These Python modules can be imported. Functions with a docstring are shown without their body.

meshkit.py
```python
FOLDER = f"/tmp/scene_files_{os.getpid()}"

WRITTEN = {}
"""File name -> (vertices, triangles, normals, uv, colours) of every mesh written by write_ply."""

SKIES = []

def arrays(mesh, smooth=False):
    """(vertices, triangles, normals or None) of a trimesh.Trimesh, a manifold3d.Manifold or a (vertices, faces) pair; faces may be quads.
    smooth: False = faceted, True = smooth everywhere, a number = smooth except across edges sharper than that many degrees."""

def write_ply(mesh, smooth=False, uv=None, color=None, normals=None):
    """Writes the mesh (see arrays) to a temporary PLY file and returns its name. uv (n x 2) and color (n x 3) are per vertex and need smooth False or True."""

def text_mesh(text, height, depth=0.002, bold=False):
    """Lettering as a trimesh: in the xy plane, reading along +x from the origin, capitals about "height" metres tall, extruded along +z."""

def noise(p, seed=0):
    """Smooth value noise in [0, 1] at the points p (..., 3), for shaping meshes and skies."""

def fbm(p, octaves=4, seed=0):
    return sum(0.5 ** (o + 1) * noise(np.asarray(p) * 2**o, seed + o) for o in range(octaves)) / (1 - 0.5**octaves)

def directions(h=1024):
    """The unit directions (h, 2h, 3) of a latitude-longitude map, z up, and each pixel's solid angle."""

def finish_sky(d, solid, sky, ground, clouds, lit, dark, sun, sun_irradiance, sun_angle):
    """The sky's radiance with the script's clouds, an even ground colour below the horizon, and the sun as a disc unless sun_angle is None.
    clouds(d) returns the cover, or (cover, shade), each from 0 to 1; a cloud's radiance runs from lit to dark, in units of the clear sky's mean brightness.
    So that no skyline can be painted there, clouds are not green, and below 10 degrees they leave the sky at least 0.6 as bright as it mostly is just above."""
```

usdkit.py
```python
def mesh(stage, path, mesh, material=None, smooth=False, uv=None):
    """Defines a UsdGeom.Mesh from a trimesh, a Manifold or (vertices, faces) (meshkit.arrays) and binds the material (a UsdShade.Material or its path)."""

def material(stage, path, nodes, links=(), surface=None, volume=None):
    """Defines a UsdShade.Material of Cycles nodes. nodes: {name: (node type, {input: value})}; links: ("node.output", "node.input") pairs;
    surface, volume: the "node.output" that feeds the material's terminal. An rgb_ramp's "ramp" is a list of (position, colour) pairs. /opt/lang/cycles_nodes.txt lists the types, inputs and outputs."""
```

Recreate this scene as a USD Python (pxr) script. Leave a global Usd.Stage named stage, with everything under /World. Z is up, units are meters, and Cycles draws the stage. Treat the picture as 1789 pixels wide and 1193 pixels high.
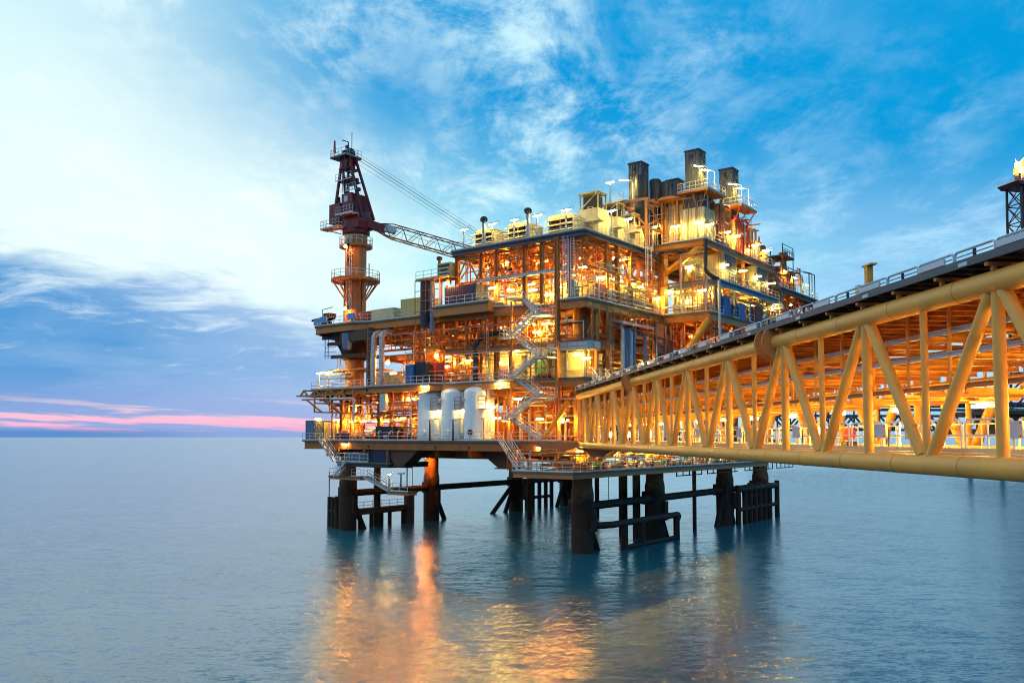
import math, random
import numpy as np
import trimesh, usdkit, meshkit
from shapely.geometry import Polygon
from pxr import Usd, UsdGeom, UsdLux, UsdShade, Gf, Sdf

stage = Usd.Stage.CreateInMemory()
UsdGeom.SetStageUpAxis(stage, "Z")
UsdGeom.Xform.Define(stage, "/World")
UsdGeom.Scope.Define(stage, "/World/Looks")
rng = random.Random(7)

# ---------------------------------------------------------------- camera
PITCH, F_PX, W_PX, EYE = math.radians(3.5), 1510.0, 1789.0, 14.0
cam = UsdGeom.Camera.Define(stage, "/World/camera")
cam.AddTranslateOp().Set((0, 0, EYE))
cam.AddRotateXOp().Set(90 + 3.5)
cam.CreateHorizontalApertureAttr(36.0)
cam.CreateVerticalApertureAttr(24.0)
cam.CreateFocalLengthAttr(36.0 * F_PX / W_PX)
cam.CreateVerticalApertureOffsetAttr(1.49)
cam.CreateClippingRangeAttr((0.5, 60000.0))
cam.CreateFStopAttr(0.0)
cam.CreateExposureAttr(0.0)

# ---------------------------------------------------------------- sky and dusk glow
SUN_AZ, SUN_EL = math.radians(-24), math.radians(3.0)
def mixn(N, L, name, fac, a, b, kind="mix"):
    N[name] = ("mix", {"mix_type": kind})
    for s, k in ((fac, "fac"), (a, "color1"), (b, "color2")):
        if isinstance(s, str): L.append((s, f"{name}.{k}"))
        else: N[name][1][k] = s
    return name + ".color"
def mth(N, L, name, op, a, b=0.0, c=0.0, clamp=False):
    N[name] = ("math", {"math_type": op, "use_clamp": clamp})
    for s, k in ((a, "value1"), (b, "value2"), (c, "value3")):
        if isinstance(s, str): L.append((s, f"{name}.{k}"))
        else: N[name][1][k] = s
    return name + ".value"
def step(N, L, name, v, lo, hi, to0=0.0, to1=1.0):
    N[name] = ("map_range", {"range_type": "smoothstep", "from_min": lo, "from_max": hi, "to_min": to0, "to_max": to1, "clamp": True})
    L.append((v, f"{name}.value"))
    return name + ".result"

def make_sky():
    N, L = {}, []
    N["tc"] = ("texture_coordinate", {})
    N["xyz"] = ("separate_xyz", {})
    D = "tc.generated"
    L.append((D, "xyz.vector"))
    x, y, z = "xyz.x", "xyz.y", "xyz.z"
    zc = mth(N, L, "zc", "maximum", z, 0.0)
    az = mth(N, L, "az", "arctan2", x, y)
    N["sky"] = ("sky_texture", {"sky_type": "single_scattering", "sun_disc": False, "sun_elevation": SUN_EL, "sun_rotation": SUN_AZ,
                                "air_density": 1.0, "aerosol_density": 0.6, "ozone_density": 2.5})
    # how near the direction is to the afterglow in front on the left
    N["dg"] = ("vector_math", {"math_type": "dot_product", "vector2": (math.sin(-.42) * math.cos(.19), math.cos(-.42) * math.cos(.19), math.sin(.19))})
    L.append((D, "dg.vector1"))
    glow = step(N, L, "glow", "dg.value", 0.74, 1.0)
    # pale low air, white at the afterglow, deepening to azure overhead
    N["pale"] = ("rgb_ramp", {"ramp": [(0, (.36, .71, .91)), (.45, (.42, .77, .92)), (.75, (.36, .77, .91)), (.9, (.50, .86, .93)), (1, (.80, .97, .95))]})
    L.append((glow, "pale.fac"))
    el2 = mth(N, L, "el2", "multiply_add", az, .14, zc)
    up = step(N, L, "up", el2, .17, .38)
    rt = step(N, L, "rt", az, -.58, -.10, .10, 1.0)
    azure = mth(N, L, "azure", "multiply", up, rt)
    air2 = mixn(N, L, "air2", azure, "pale.color", (.0, .31, .68))
    N["skys"] = ("mix", {"mix_type": "multiply", "fac": 1.0, "color2": (.05, .05, .05)})
    L.append(("sky.color", "skys.color1"))
    phys = mixn(N, L, "phys", .06, air2, "skys.color")
    # cirrus in a high flat layer, streaming out from low on the left
    zz = mth(N, L, "zz", "add", zc, .16)
    px = mth(N, L, "px", "divide", x, zz)
    py = mth(N, L, "py", "divide", y, zz)
    N["pl"] = ("combine_xyz", {})
    L += [(px, "pl.x"), (py, "pl.y")]
    N["rot"] = ("mapping", {"rotation": (0, 0, math.radians(-28)), "scale": (1.5, 0.85, 1), "location": (1.15, 3.4, 0)})
    L.append(("pl.vector", "rot.vector"))
    N["ci"] = ("noise_texture", {"scale": 3.1, "detail": 12, "roughness": .68, "distortion": .35})
    N["cb"] = ("noise_texture", {"scale": .95, "detail": 4, "roughness": .55, "distortion": .5})
    L += [("rot.vector", "ci.vector"), ("rot.vector", "cb.vector")]
    N["cf"] = ("noise_texture", {"scale": 9.0, "detail": 8, "roughness": .65, "distortion": .6})
    L.append(("rp.vector", "cf.vector"))
    mth(N, L, "cif", "multiply_add", "cf.fac", .30, -.15)
    ci2 = mth(N, L, "ci2", "add", "ci.fac", "cif.value")
    c1 = step(N, L, "c1", ci2, .40, .70)
    c2 = step(N, L, "c2", "cb.fac", .34, .60, .05, 1.0)
    cc = mth(N, L, "cc", "multiply", c1, c2)
    c3 = mth(N, L, "c3", "multiply", cc, .92, clamp=True)
    N["cicol"] = ("rgb_ramp", {"ramp": [(0, (.42, .70, .90)), (.4, (.60, .84, .94)), (.7, (.58, .86, .93)), (1, (.84, .96, .96))]})
    L.append((glow, "cicol.fac"))
    s1 = mixn(N, L, "s1", c3, phys, "cicol.color")
    # rippled white flecks over the bank, on the glow's side
    N["rp"] = ("mapping", {"rotation": (0, 0, math.radians(14)), "scale": (1.0, 1.3, 1)})
    L.append(("pl.vector", "rp.vector"))
    N["fl"] = ("noise_texture", {"scale": 3.2, "detail": 9, "roughness": .64, "distortion": .7})
    L.append(("rp.vector", "fl.vector"))
    # slate blue bank low on the left, with a ragged top
    N["bv"] = ("combine_xyz", {})
    e8 = mth(N, L, "e8", "multiply", zc, 9.0)
    a2 = mth(N, L, "a2", "multiply", az, 2.2)
    L += [(a2, "bv.x"), (e8, "bv.y")]
    N["bn"] = ("noise_texture", {"scale": 2.2, "detail": 9, "roughness": .62, "distortion": .5})
    L.append(("bv.vector", "bn.vector"))
    top_el = mth(N, L, "te", "multiply_add", az, -.20, .075)
    bs = mth(N, L, "bs", "subtract", zc, top_el)
    bt = mth(N, L, "bt", "multiply_add", "bn.fac", -.16, bs)
    bank = step(N, L, "bank", bt, -.100, -.050, .95, 0.0)
    side = step(N, L, "side", az, -.22, .04, 1.0, .06)
    bank2 = mth(N, L, "bank2", "multiply", bank, side)
    mth(N, L, "bq0", "multiply_add", "fl.fac", 1.15, -.36)
    bq = mth(N, L, "bq", "multiply_add", zc, 1.9, "bq0.value")
    ba0 = step(N, L, "ba0", az, -.60, -.10)
    mth(N, L, "bav", "multiply_add", "bn.fac", 1.5, -.78)
    ba = mth(N, L, "ba", "add", ba0, "bav.value", clamp=True)
    bbase = mixn(N, L, "bbase", ba, (.05, .27, .60), (.33, .49, .75))
    bl_ = step(N, L, "bl_", bq, .42, .86)
    bcol = mixn(N, L, "bcol", bl_, bbase, (.86, .95, 1.0))
    s2 = mixn(N, L, "s2", bank2, s1, bcol)
    # grey-blue soft streaks to the right
    N["gv"] = ("noise_texture", {"scale": 1.5, "detail": 7, "roughness": .6, "distortion": .5})
    L.append(("bv.vector", "gv.vector"))
    g1 = step(N, L, "g1", "gv.fac", .47, .66, 0, .7)
    g2 = step(N, L, "g2", zc, .14, .30, 1, 0)
    g3 = step(N, L, "g3", az, -.05, .2, .10, 1)
    gg = mth(N, L, "gg", "multiply", g1, g2)
    gf = mth(N, L, "gf", "multiply", gg, g3)
    s3 = mixn(N, L, "s3", gf, s2, (.17, .42, .74))
    # sunset streaks along the horizon
    N["hv"] = ("combine_xyz", {})
    e40 = mth(N, L, "e40", "multiply", zc, 75.0)
    a3 = mth(N, L, "a3", "multiply", az, 4.2)
    e41 = mth(N, L, "e41", "multiply_add", az, 2.6, "e40.value")
    L += [(a3, "hv.x"), (e41, "hv.y")]
    N["hn"] = ("noise_texture", {"scale": 1.15, "detail": 7, "roughness": .6, "distortion": .35})
    L.append(("hv.vector", "hn.vector"))
    hs = step(N, L, "hs", az, -.08, .18, 1.0, .10)
    m1 = step(N, L, "m1", zc, .010, .085, .62, 0.0)
    mauve = mth(N, L, "mauve", "multiply", m1, hs)
    s4a = mixn(N, L, "s4a", mauve, s3, (.33, .37, .68))
    w1 = step(N, L, "w1", zc, .002, .008)
    w2 = step(N, L, "w2", zc, .014, .050, 1.0, 0.0)
    w3 = mth(N, L, "w3", "multiply", w1, w2)
    lowb = step(N, L, "lowb", zc, .012, .034, .10, 0.0)
    lowr = step(N, L, "lowr", az, -.50, -.26, .25, 1.0)
    lowq = mth(N, L, "lowq", "multiply", lowb, lowr)
    hq = mth(N, L, "hq", "add", "hn.fac", lowq)
    pk = step(N, L, "pk", hq, .53, .63)
    pk2 = mth(N, L, "pk2", "multiply", pk, w3)
    pk3 = mth(N, L, "pk3", "multiply", pk2, hs)
    N["pcol"] = ("rgb_ramp", {"ramp": [(0, (.74, .36, .60)), (.45, (.92, .48, .62)), (1, (.98, .72, .62))]})
    pz = mth(N, L, "pz", "multiply", zc, 24.0)
    L.append((pz, "pcol.fac"))
    s4b = mixn(N, L, "s4b", pk3, s4a, "pcol.color")
    d1 = step(N, L, "d1", zc, .004, .012, .8, 0.0)
    d2 = step(N, L, "d2", az, -.48, -.30, 1.0, .25)
    d3 = mth(N, L, "d3", "multiply", d1, d2)
    s4 = mixn(N, L, "s4", d3, s4b, (.06, .22, .52))
    N["scale"] = ("mix", {"mix_type": "multiply", "fac": 1.0, "color2": (SKYK, SKYK, SKYK)})
    L.append((s4, "scale.color1"))
    N["bg"] = ("background_shader", {"strength": 0.1})
    L.append(("scale.color", "bg.color"))
    return usdkit.material(stage, "/World/Looks/sky_glow", N, L, surface="bg.background")
SKYK = 11.4
dome = UsdLux.DomeLight.Define(stage, "/World/sky")
dome.CreateIntensityAttr(1.0)
UsdShade.MaterialBindingAPI.Apply(dome.GetPrim()).Bind(make_sky())
sun = UsdLux.DistantLight.Define(stage, "/World/dusk_sun")
sun.CreateIntensityAttr(0.12)
sun.CreateNormalizeAttr(True)
sun.CreateAngleAttr(165.0)
sun.CreateColorAttr((1.0, .84, .72))
sun.AddRotateZOp().Set(24.0)
sun.AddRotateXOp().Set(-(90 - 7.0))

# ---------------------------------------------------------------- materials
MATS = {}
def paint(name, col, rough=.5, metal=0.0, vary=.25, scale=.7, rust=0.0, spec=.4, bump=0.0, rcol=(.09, .035, .015)):
    N = {"g": ("geometry", {}), "n": ("noise_texture", {"scale": scale, "detail": 6, "roughness": .6}),
         "r": ("rgb_ramp", {"ramp": [(.3, tuple(c * (1 - vary) for c in col)), (.5, col), (.72, tuple(min(1, c * (1 + vary * .5)) for c in col))]}),
         "st": ("mapping", {"scale": (2.6, 2.6, .22)}), "n2": ("noise_texture", {"scale": 1.1, "detail": 5, "roughness": .65}),
         "m2": ("map_range", {"range_type": "smoothstep", "from_min": .66 - .22 * rust, "from_max": .80 - .2 * rust, "to_min": 0, "to_max": min(1, rust * 1.6), "clamp": True}),
         "mx": ("mix", {"mix_type": "mix", "color2": rcol}),
         "ro": ("map_range", {"from_min": .3, "from_max": .7, "to_min": rough - .1, "to_max": rough + .12, "clamp": True}),
         "p": ("principled_bsdf", {"metallic": metal, "specular_ior_level": spec})}
    L = [("g.position", "n.vector"), ("n.fac", "r.fac"), ("g.position", "st.vector"), ("st.vector", "n2.vector"), ("n2.fac", "m2.value"),
         ("m2.result", "mx.fac"), ("r.color", "mx.color1"), ("mx.color", "p.base_color"), ("n.fac", "ro.value"), ("ro.result", "p.roughness")]
    if bump:
        N["n3"] = ("noise_texture", {"scale": 3.0, "detail": 5}); N["b"] = ("bump", {"distance": bump, "strength": .7})
        L += [("g.position", "n3.vector"), ("n3.fac", "b.height"), ("b.normal", "p.normal")]
    MATS[name] = usdkit.material(stage, f"/World/Looks/{name}", N, L, surface="p.BSDF")
def glow_mat(name, col, s):
    MATS[name] = usdkit.material(stage, f"/World/Looks/{name}", {"e": ("emission", {"color": col, "strength": s})}, [], surface="e.emission")

paint("bridge_yellow", (.74, .34, .062), .45, vary=.16, rust=.24, rcol=(.34, .13, .03), scale=.5)
paint("steel_orange", (.48, .165, .030), .5, vary=.25, rust=.25)
paint("steel_dark_orange", (.34, .115, .026), .55, vary=.3, rust=.35)
paint("steel_ochre", (.46, .175, .048), .5, vary=.2, rust=.2)
paint("galvanised", (.42, .44, .46), .45, .5, vary=.2)
paint("rail_paint", (.60, .57, .50), .5, vary=.15)
paint("deck_grey", (.10, .105, .11), .7, vary=.3, rust=.15)
paint("slate_steel", (.075, .085, .10), .6, vary=.2)
paint("dark_steel", (.035, .032, .034), .55, vary=.3, rust=.1)
paint("brown_steel", (.10, .045, .022), .6, vary=.35, rust=.3)
paint("tank_white", (.76, .78, .80), .38, vary=.06, rust=.05, rcol=(.35, .25, .15))
paint("cream_panel", (.62, .47, .17), .5, vary=.14, rust=.10, rcol=(.3, .2, .08))
paint("pale_cream", (.66, .55, .30), .5, vary=.12, rust=.08)
paint("stack_cladding", (.075, .085, .105), .42, .2, vary=.18, rust=.05)
paint("charcoal", (.022, .028, .045), .55, vary=.3)
paint("navy", (.020, .028, .075), .45, vary=.25, rust=.1)
paint("blue_paint", (.03, .13, .36), .42, vary=.2, rust=.1)
paint("steel_blue", (.10, .17, .27), .45, vary=.2)
paint("teal_paint", (.015, .17, .17), .45, vary=.15)
paint("green_paint", (.02, .26, .085), .45, vary=.2)
paint("red_paint", (.50, .035, .022), .45, vary=.2, rust=.1)
paint("maroon", (.17, .022, .022), .5, vary=.2, rust=.1)
paint("matt_black", (.016, .015, .017), .85, spec=.1)
paint("crane_red", (.15, .008, .011), .45, vary=.3, rust=.12, scale=.5)
paint("white_paint", (.74, .74, .72), .45, vary=.08, rust=.06)
paint("sign_blue", (.09, .26, .52), .45, vary=.1)
paint("sign_grey", (.45, .50, .57), .4, vary=.08)
paint("yellow_paint", (.76, .31, .018), .45, vary=.15)
glow_mat("lamp_tube", (1.0, .68, .13), 640.0)
glow_mat("lamp_warm", (1.0, .46, .055), 640.0)
glow_mat("lamp_sodium", (1.0, .29, .022), 620.0)
glow_mat("lamp_bridge", (1.0, .56, .07), 300.0)
def flame_mat(name, lo, hi, s):
    N = {"g": ("geometry", {}), "n": ("noise_texture", {"scale": .55, "detail": 5, "roughness": .65, "distortion": .8}), "r": ("rgb_ramp", {"ramp": [(.30, hi), (.62, lo)]}), "e": ("emission", {"strength": s}),
         "a": ("rgb_ramp", {"ramp": [(.36, (.25, .25, .25)), (.56, (1, 1, 1))]}), "t": ("transparent_bsdf", {}), "x": ("mix_closure", {})}
    MATS[name] = usdkit.material(stage, f"/World/Looks/{name}", N, [("g.position", "n.vector"), ("n.fac", "r.fac"), ("r.color", "e.color"), ("n.fac", "a.fac"), ("a.color", "x.fac"), ("t.BSDF", "x.closure1"), ("e.emission", "x.closure2")], surface="x.closure")
flame_mat("flame_core", (1.0, .62, .22), (1.0, .26, .03), 7.0)
flame_mat("flame_edge", (1.0, .34, .05), (.9, .10, .02), 3.2)
# legs: black marine growth in the splash zone under rust-brown coating (by height on the steel)
def leg_mat():
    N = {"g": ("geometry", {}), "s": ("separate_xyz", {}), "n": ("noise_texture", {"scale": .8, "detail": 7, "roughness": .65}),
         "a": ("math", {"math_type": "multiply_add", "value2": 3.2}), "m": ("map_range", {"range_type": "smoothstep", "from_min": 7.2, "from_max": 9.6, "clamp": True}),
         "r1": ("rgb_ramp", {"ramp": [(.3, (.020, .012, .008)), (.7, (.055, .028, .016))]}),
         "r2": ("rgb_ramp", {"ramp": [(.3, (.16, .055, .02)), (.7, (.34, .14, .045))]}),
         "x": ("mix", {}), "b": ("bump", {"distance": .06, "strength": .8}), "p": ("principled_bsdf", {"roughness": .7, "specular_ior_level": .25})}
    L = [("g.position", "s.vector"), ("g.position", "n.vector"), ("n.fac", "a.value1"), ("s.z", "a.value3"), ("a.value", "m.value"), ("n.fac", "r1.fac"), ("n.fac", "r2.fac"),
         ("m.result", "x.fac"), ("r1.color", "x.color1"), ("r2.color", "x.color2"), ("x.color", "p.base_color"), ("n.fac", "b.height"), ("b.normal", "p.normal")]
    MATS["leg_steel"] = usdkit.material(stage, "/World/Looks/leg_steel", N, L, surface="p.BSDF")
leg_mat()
def water_mat():
    N = {"g": ("geometry", {}), "m1": ("mapping", {"rotation": (0, 0, .45), "scale": (.34, .95, 1)}), "n1": ("noise_texture", {"scale": 1.0, "detail": 7, "roughness": .70, "distortion": .3}),
         "m2": ("mapping", {"rotation": (0, 0, -.25), "scale": (1.9, 4.6, 1)}), "n2": ("noise_texture", {"scale": 1.0, "detail": 9, "roughness": .80, "distortion": .3}),
         "m0": ("mapping", {"rotation": (0, 0, .2), "scale": (.012, .03, 1)}), "n0": ("noise_texture", {"scale": 1.0, "detail": 3, "roughness": .5, "distortion": .6}),
         "gust": ("map_range", {"from_min": .35, "from_max": .65, "to_min": .55, "to_max": 1.35, "clamp": True}),
         "s1": ("vector_math", {"math_type": "subtract", "vector2": (.5, .5, .5)}), "k1": ("vector_math", {"math_type": "multiply", "vector2": (SL1 * .7, SL1, 0)}),
         "s2": ("vector_math", {"math_type": "subtract", "vector2": (.5, .5, .5)}), "k2": ("vector_math", {"math_type": "multiply", "vector2": (SL2 * .7, SL2, 0)}),
         "k2g": ("vector_math", {"math_type": "scale"}),
         "ad": ("vector_math", {"math_type": "add"}), "an": ("vector_math", {"math_type": "add"}), "no": ("vector_math", {"math_type": "normalize"}),
         "p": ("principled_bsdf", {"base_color": (.003, .072, .10), "roughness": .19, "ior": 1.55, "specular_ior_level": .5})}
    L = [("g.position", "m1.vector"), ("m1.vector", "n1.vector"), ("g.position", "m2.vector"), ("m2.vector", "n2.vector"), ("g.position", "m0.vector"), ("m0.vector", "n0.vector"), ("n0.fac", "gust.value"),
         ("n1.color", "s1.vector1"), ("s1.vector", "k1.vector1"), ("n2.color", "s2.vector1"), ("s2.vector", "k2.vector1"), ("k2.vector", "k2g.vector1"), ("gust.result", "k2g.scale"),
         ("k1.vector", "ad.vector1"), ("k2g.vector", "ad.vector2"), ("ad.vector", "an.vector1"), ("g.normal", "an.vector2"), ("an.vector", "no.vector1"), ("no.vector", "p.normal")]
    MATS["sea"] = usdkit.material(stage, "/World/Looks/sea", N, L, surface="p.BSDF")
SL1, SL2 = .46, 1.0
water_mat()

# ---------------------------------------------------------------- frames, things and meshes
PLAT = ((8.575, 105.901), -math.degrees(math.atan2(1510, 1974)))
BR_T = np.array([.0914, -.9958]) / np.hypot(.0914, .9958)
BRID = ((7.85, 102.0), math.degrees(math.atan2(BR_T[1], BR_T[0])))
WORLD = ((0.0, 0.0), 0.0)
def to_world(fr, p):
    (ox, oy), deg = fr; a = math.radians(deg)
    return (ox + p[0] * math.cos(a) - p[1] * math.sin(a), oy + p[0] * math.sin(a) + p[1] * math.cos(a), p[2])
def project(fr, p):
    x, y, z = to_world(fr, p); z -= EYE
    d = y * math.cos(PITCH) + z * math.sin(PITCH); u = -y * math.sin(PITCH) + z * math.cos(PITCH)
    return 894.5 + F_PX * x / d, 670.65 - F_PX * u / d
COUNT = {}
def numbered(parent, name):
    k = COUNT.get((parent, name), 0); COUNT[(parent, name)] = k + 1
    return f"{parent}/{name}" if k == 0 else f"{parent}/{name}_{k:03d}"
class Node:
    def __init__(s, path, base): s.path, s.base = path, base
def tag(prim, label=None, cat=None, group=None, kind=None):
    for k, v in (("label", label), ("category", cat), ("group", group), ("kind", kind)):
        if v: prim.SetCustomDataByKey(k, v)
def thing(name, label, cat, base=(0, 0, 0), fr=PLAT, group=None):
    path = numbered("/World", name)
    x = UsdGeom.Xform.Define(stage, path)
    x.AddTranslateOp().Set(tuple(map(float, to_world(fr, base)))); x.AddRotateZOp().Set(fr[1])
    tag(x.GetPrim(), label, cat, group)
    return Node(path, np.array(base, float))
def part(parent, name, label=None):
    path = numbered(parent.path, name)
    x = UsdGeom.Xform.Define(stage, path); tag(x.GetPrim(), label)
    return Node(path, parent.base)
def obj(parent, name, mb, mat, smooth=False, label=None, kind=None):
    v, f = mb.arrays()
    path = numbered(parent.path, name)
    m = usdkit.mesh(stage, path, (v - parent.base, f), MATS[mat], smooth=smooth)
    tag(m.GetPrim(), label, kind=kind)
    return Node(path, parent.base)

V3 = lambda *a: np.array(a, float)
class MB:
    def __init__(s): s.v, s.f, s.n = [], [], 0
    def add(s, v, f):
        v = np.asarray(v, float); f = np.asarray(f, int)
        if f.shape[1] == 4: f = np.vstack([f[:, [0, 1, 2]], f[:, [0, 2, 3]]])
        s.v.append(v); s.f.append(f + s.n); s.n += len(v); return s
    def arrays(s): return np.vstack(s.v), np.vstack(s.f)
    def box(s, x0, x1, y0, y1, z0, z1):
        v = [(x, y, z) for z in (z0, z1) for y in (y0, y1) for x in (x0, x1)]
        return s.add(v, [(0, 2, 3, 1), (4, 5, 7, 6), (0, 1, 5, 4), (2, 6, 7, 3), (0, 4, 6, 2), (1, 3, 7, 5)])
    def prism(s, pts, a, b, axis):      # polygon of 2-D points swept along an axis
        n = len(pts); P = []
        for t in (a, b):
            for (p, q) in pts: P.append({0: (t, p, q), 1: (p, t, q), 2: (p, q, t)}[axis])
        tri = trimesh.creation.triangulate_polygon(Polygon(pts), engine="earcut")
        vv, ff = tri
        idx = [int(np.argmin([(w[0] - p[0]) ** 2 + (w[1] - p[1]) ** 2 for p in pts])) for w in vv]
        F = [[idx[i] for i in t] for t in ff]
        F = [t[::-1] for t in F] + [[i + n for i in t] for t in F]
        for i in range(n):
            j = (i + 1) % n; F += [(i, j, j + n), (i, j + n, i + n)]
        return s.add(P, F)
    def frame_of(s, p, q, up=(0, 0, 1)):
        d = q - p; l = np.linalg.norm(d); d = d / max(l, 1e-9)
        up = V3(*up)
        if abs(d @ up) > .98: up = V3(1, 0, 0)
        r = np.cross(d, up); r /= np.linalg.norm(r)
        return d, r, np.cross(r, d)
    def bar(s, p, q, w, h, up=(0, 0, 1)):
        p, q = V3(*p), V3(*q); d, r, u = s.frame_of(p, q, up)
        v = [c + r * a * w / 2 + u * b * h / 2 for c in (p, q) for a, b in ((-1, -1), (1, -1), (1, 1), (-1, 1))]
        return s.add(v, [(0, 3, 2, 1), (4, 5, 6, 7), (0, 1, 5, 4), (1, 2, 6, 5), (2, 3, 7, 6), (3, 0, 4, 7)])
    def ibeam(s, p, q, w, h, t=None, up=(0, 0, 1)):
        p, q = V3(*p), V3(*q); d, r, u = s.frame_of(p, q, up); t = t or max(.03, .12 * w); k = t / 2
        pr = [(-w/2, -h/2), (w/2, -h/2), (w/2, -h/2+t), (k, -h/2+t), (k, h/2-t), (w/2, h/2-t), (w/2, h/2), (-w/2, h/2), (-w/2, h/2-t), (-k, h/2-t), (-k, -h/2+t), (-w/2, -h/2+t)]
        v = [c + r * a + u * b for c in (p, q) for a, b in pr]
        f = [(i, (i+1) % 12, 12 + (i+1) % 12, 12 + i) for i in range(12)]
        return s.add(v, f)
    def tube(s, p, q, r, r2=None, n=8, cap=True):
        p, q = V3(*p), V3(*q); r2 = r if r2 is None else r2
        d, a, b = s.frame_of(p, q)
        an = np.arange(n) * 2 * math.pi / n
        ring = np.cos(an)[:, None] * a + np.sin(an)[:, None] * b
        v = np.vstack([p + ring * r, q + ring * r2, [p], [q]])
        f = []
        for i in range(n):
            j = (i + 1) % n; f += [(i, j, n + j), (i, n + j, n + i)]
            if cap: f += [(2*n, j, i), (2*n+1, n+i, n+j)]
        return s.add(v, f)
    def pipe(s, pts, r, n=8, bend=None):
        pts = [V3(*p) for p in pts]; bend = bend or 2.2 * r
        out = [pts[0]]
        for a, b, c in zip(pts, pts[1:], pts[2:]):
            u, w = a - b, c - b; lu, lw = np.linalg.norm(u), np.linalg.norm(w)
            k = min(bend, .45 * lu, .45 * lw); u, w = u / lu * k, w / lw * k
            for t in (0, .33, .67, 1): out.append(b + u * (1-t) ** 2 + w * t ** 2)
        out.append(pts[-1])
        P = np.array(out); m = len(P)
        T = np.gradient(P, axis=0); T /= np.linalg.norm(T, axis=1)[:, None]
        up = V3(0, 0, 1) if abs(T[0][2]) < .9 else V3(1, 0, 0)
        a = np.cross(T[0], up); a /= np.linalg.norm(a); rings = []
        an = np.arange(n) * 2 * math.pi / n
        for i in range(m):
            a = a - T[i] * (a @ T[i]); a /= np.linalg.norm(a); b = np.cross(T[i], a)
            rings.append(P[i] + r * (np.cos(an)[:, None] * a + np.sin(an)[:, None] * b))
        v = np.vstack(rings + [P[:1], P[-1:]]); f = []
        for i in range(m - 1):
            for k in range(n):
                j = (k + 1) % n; A, B, C, D = i*n+k, i*n+j, (i+1)*n+j, (i+1)*n+k
                f += [(A, B, C), (A, C, D)]
        for k in range(n):
            j = (k + 1) % n; f += [(m*n, j, k), (m*n+1, (m-1)*n+k, (m-1)*n+j)]
        return s.add(v, f)
    def lathe(s, c, prof, n=24, axis=2):    # prof: (radius, height) pairs from the base point c
        v, f = [], []; m = len(prof)
        for r, h in prof:
            for k in range(n):
                a = 2 * math.pi * k / n; ca, sa = r * math.cos(a), r * math.sin(a)
                v.append({2: (c[0]+ca, c[1]+sa, c[2]+h), 0: (c[0]+h, c[1]+ca, c[2]+sa), 1: (c[0]+sa, c[1]+h, c[2]+ca)}[axis])
        for i in range(m - 1):
            for k in range(n):
                j = (k + 1) % n; f += [(i*n+k, i*n+j, (i+1)*n+j), (i*n+k, (i+1)*n+j, (i+1)*n+k)]
        f += [(0, k+1, k) for k in range(1, n-1)] + [((m-1)*n, (m-1)*n+k, (m-1)*n+k+1) for k in range(1, n-1)]
        return s.add(v, f)
def dome_profile(r, h, e=.5, k=6, skirt=0):
    return [(r*.97, 0), (r, .05)] + [(r * math.cos(a), h - e*r + e*r * math.sin(a)) for a in np.linspace(0, math.pi/2 - .02, k)]

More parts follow.
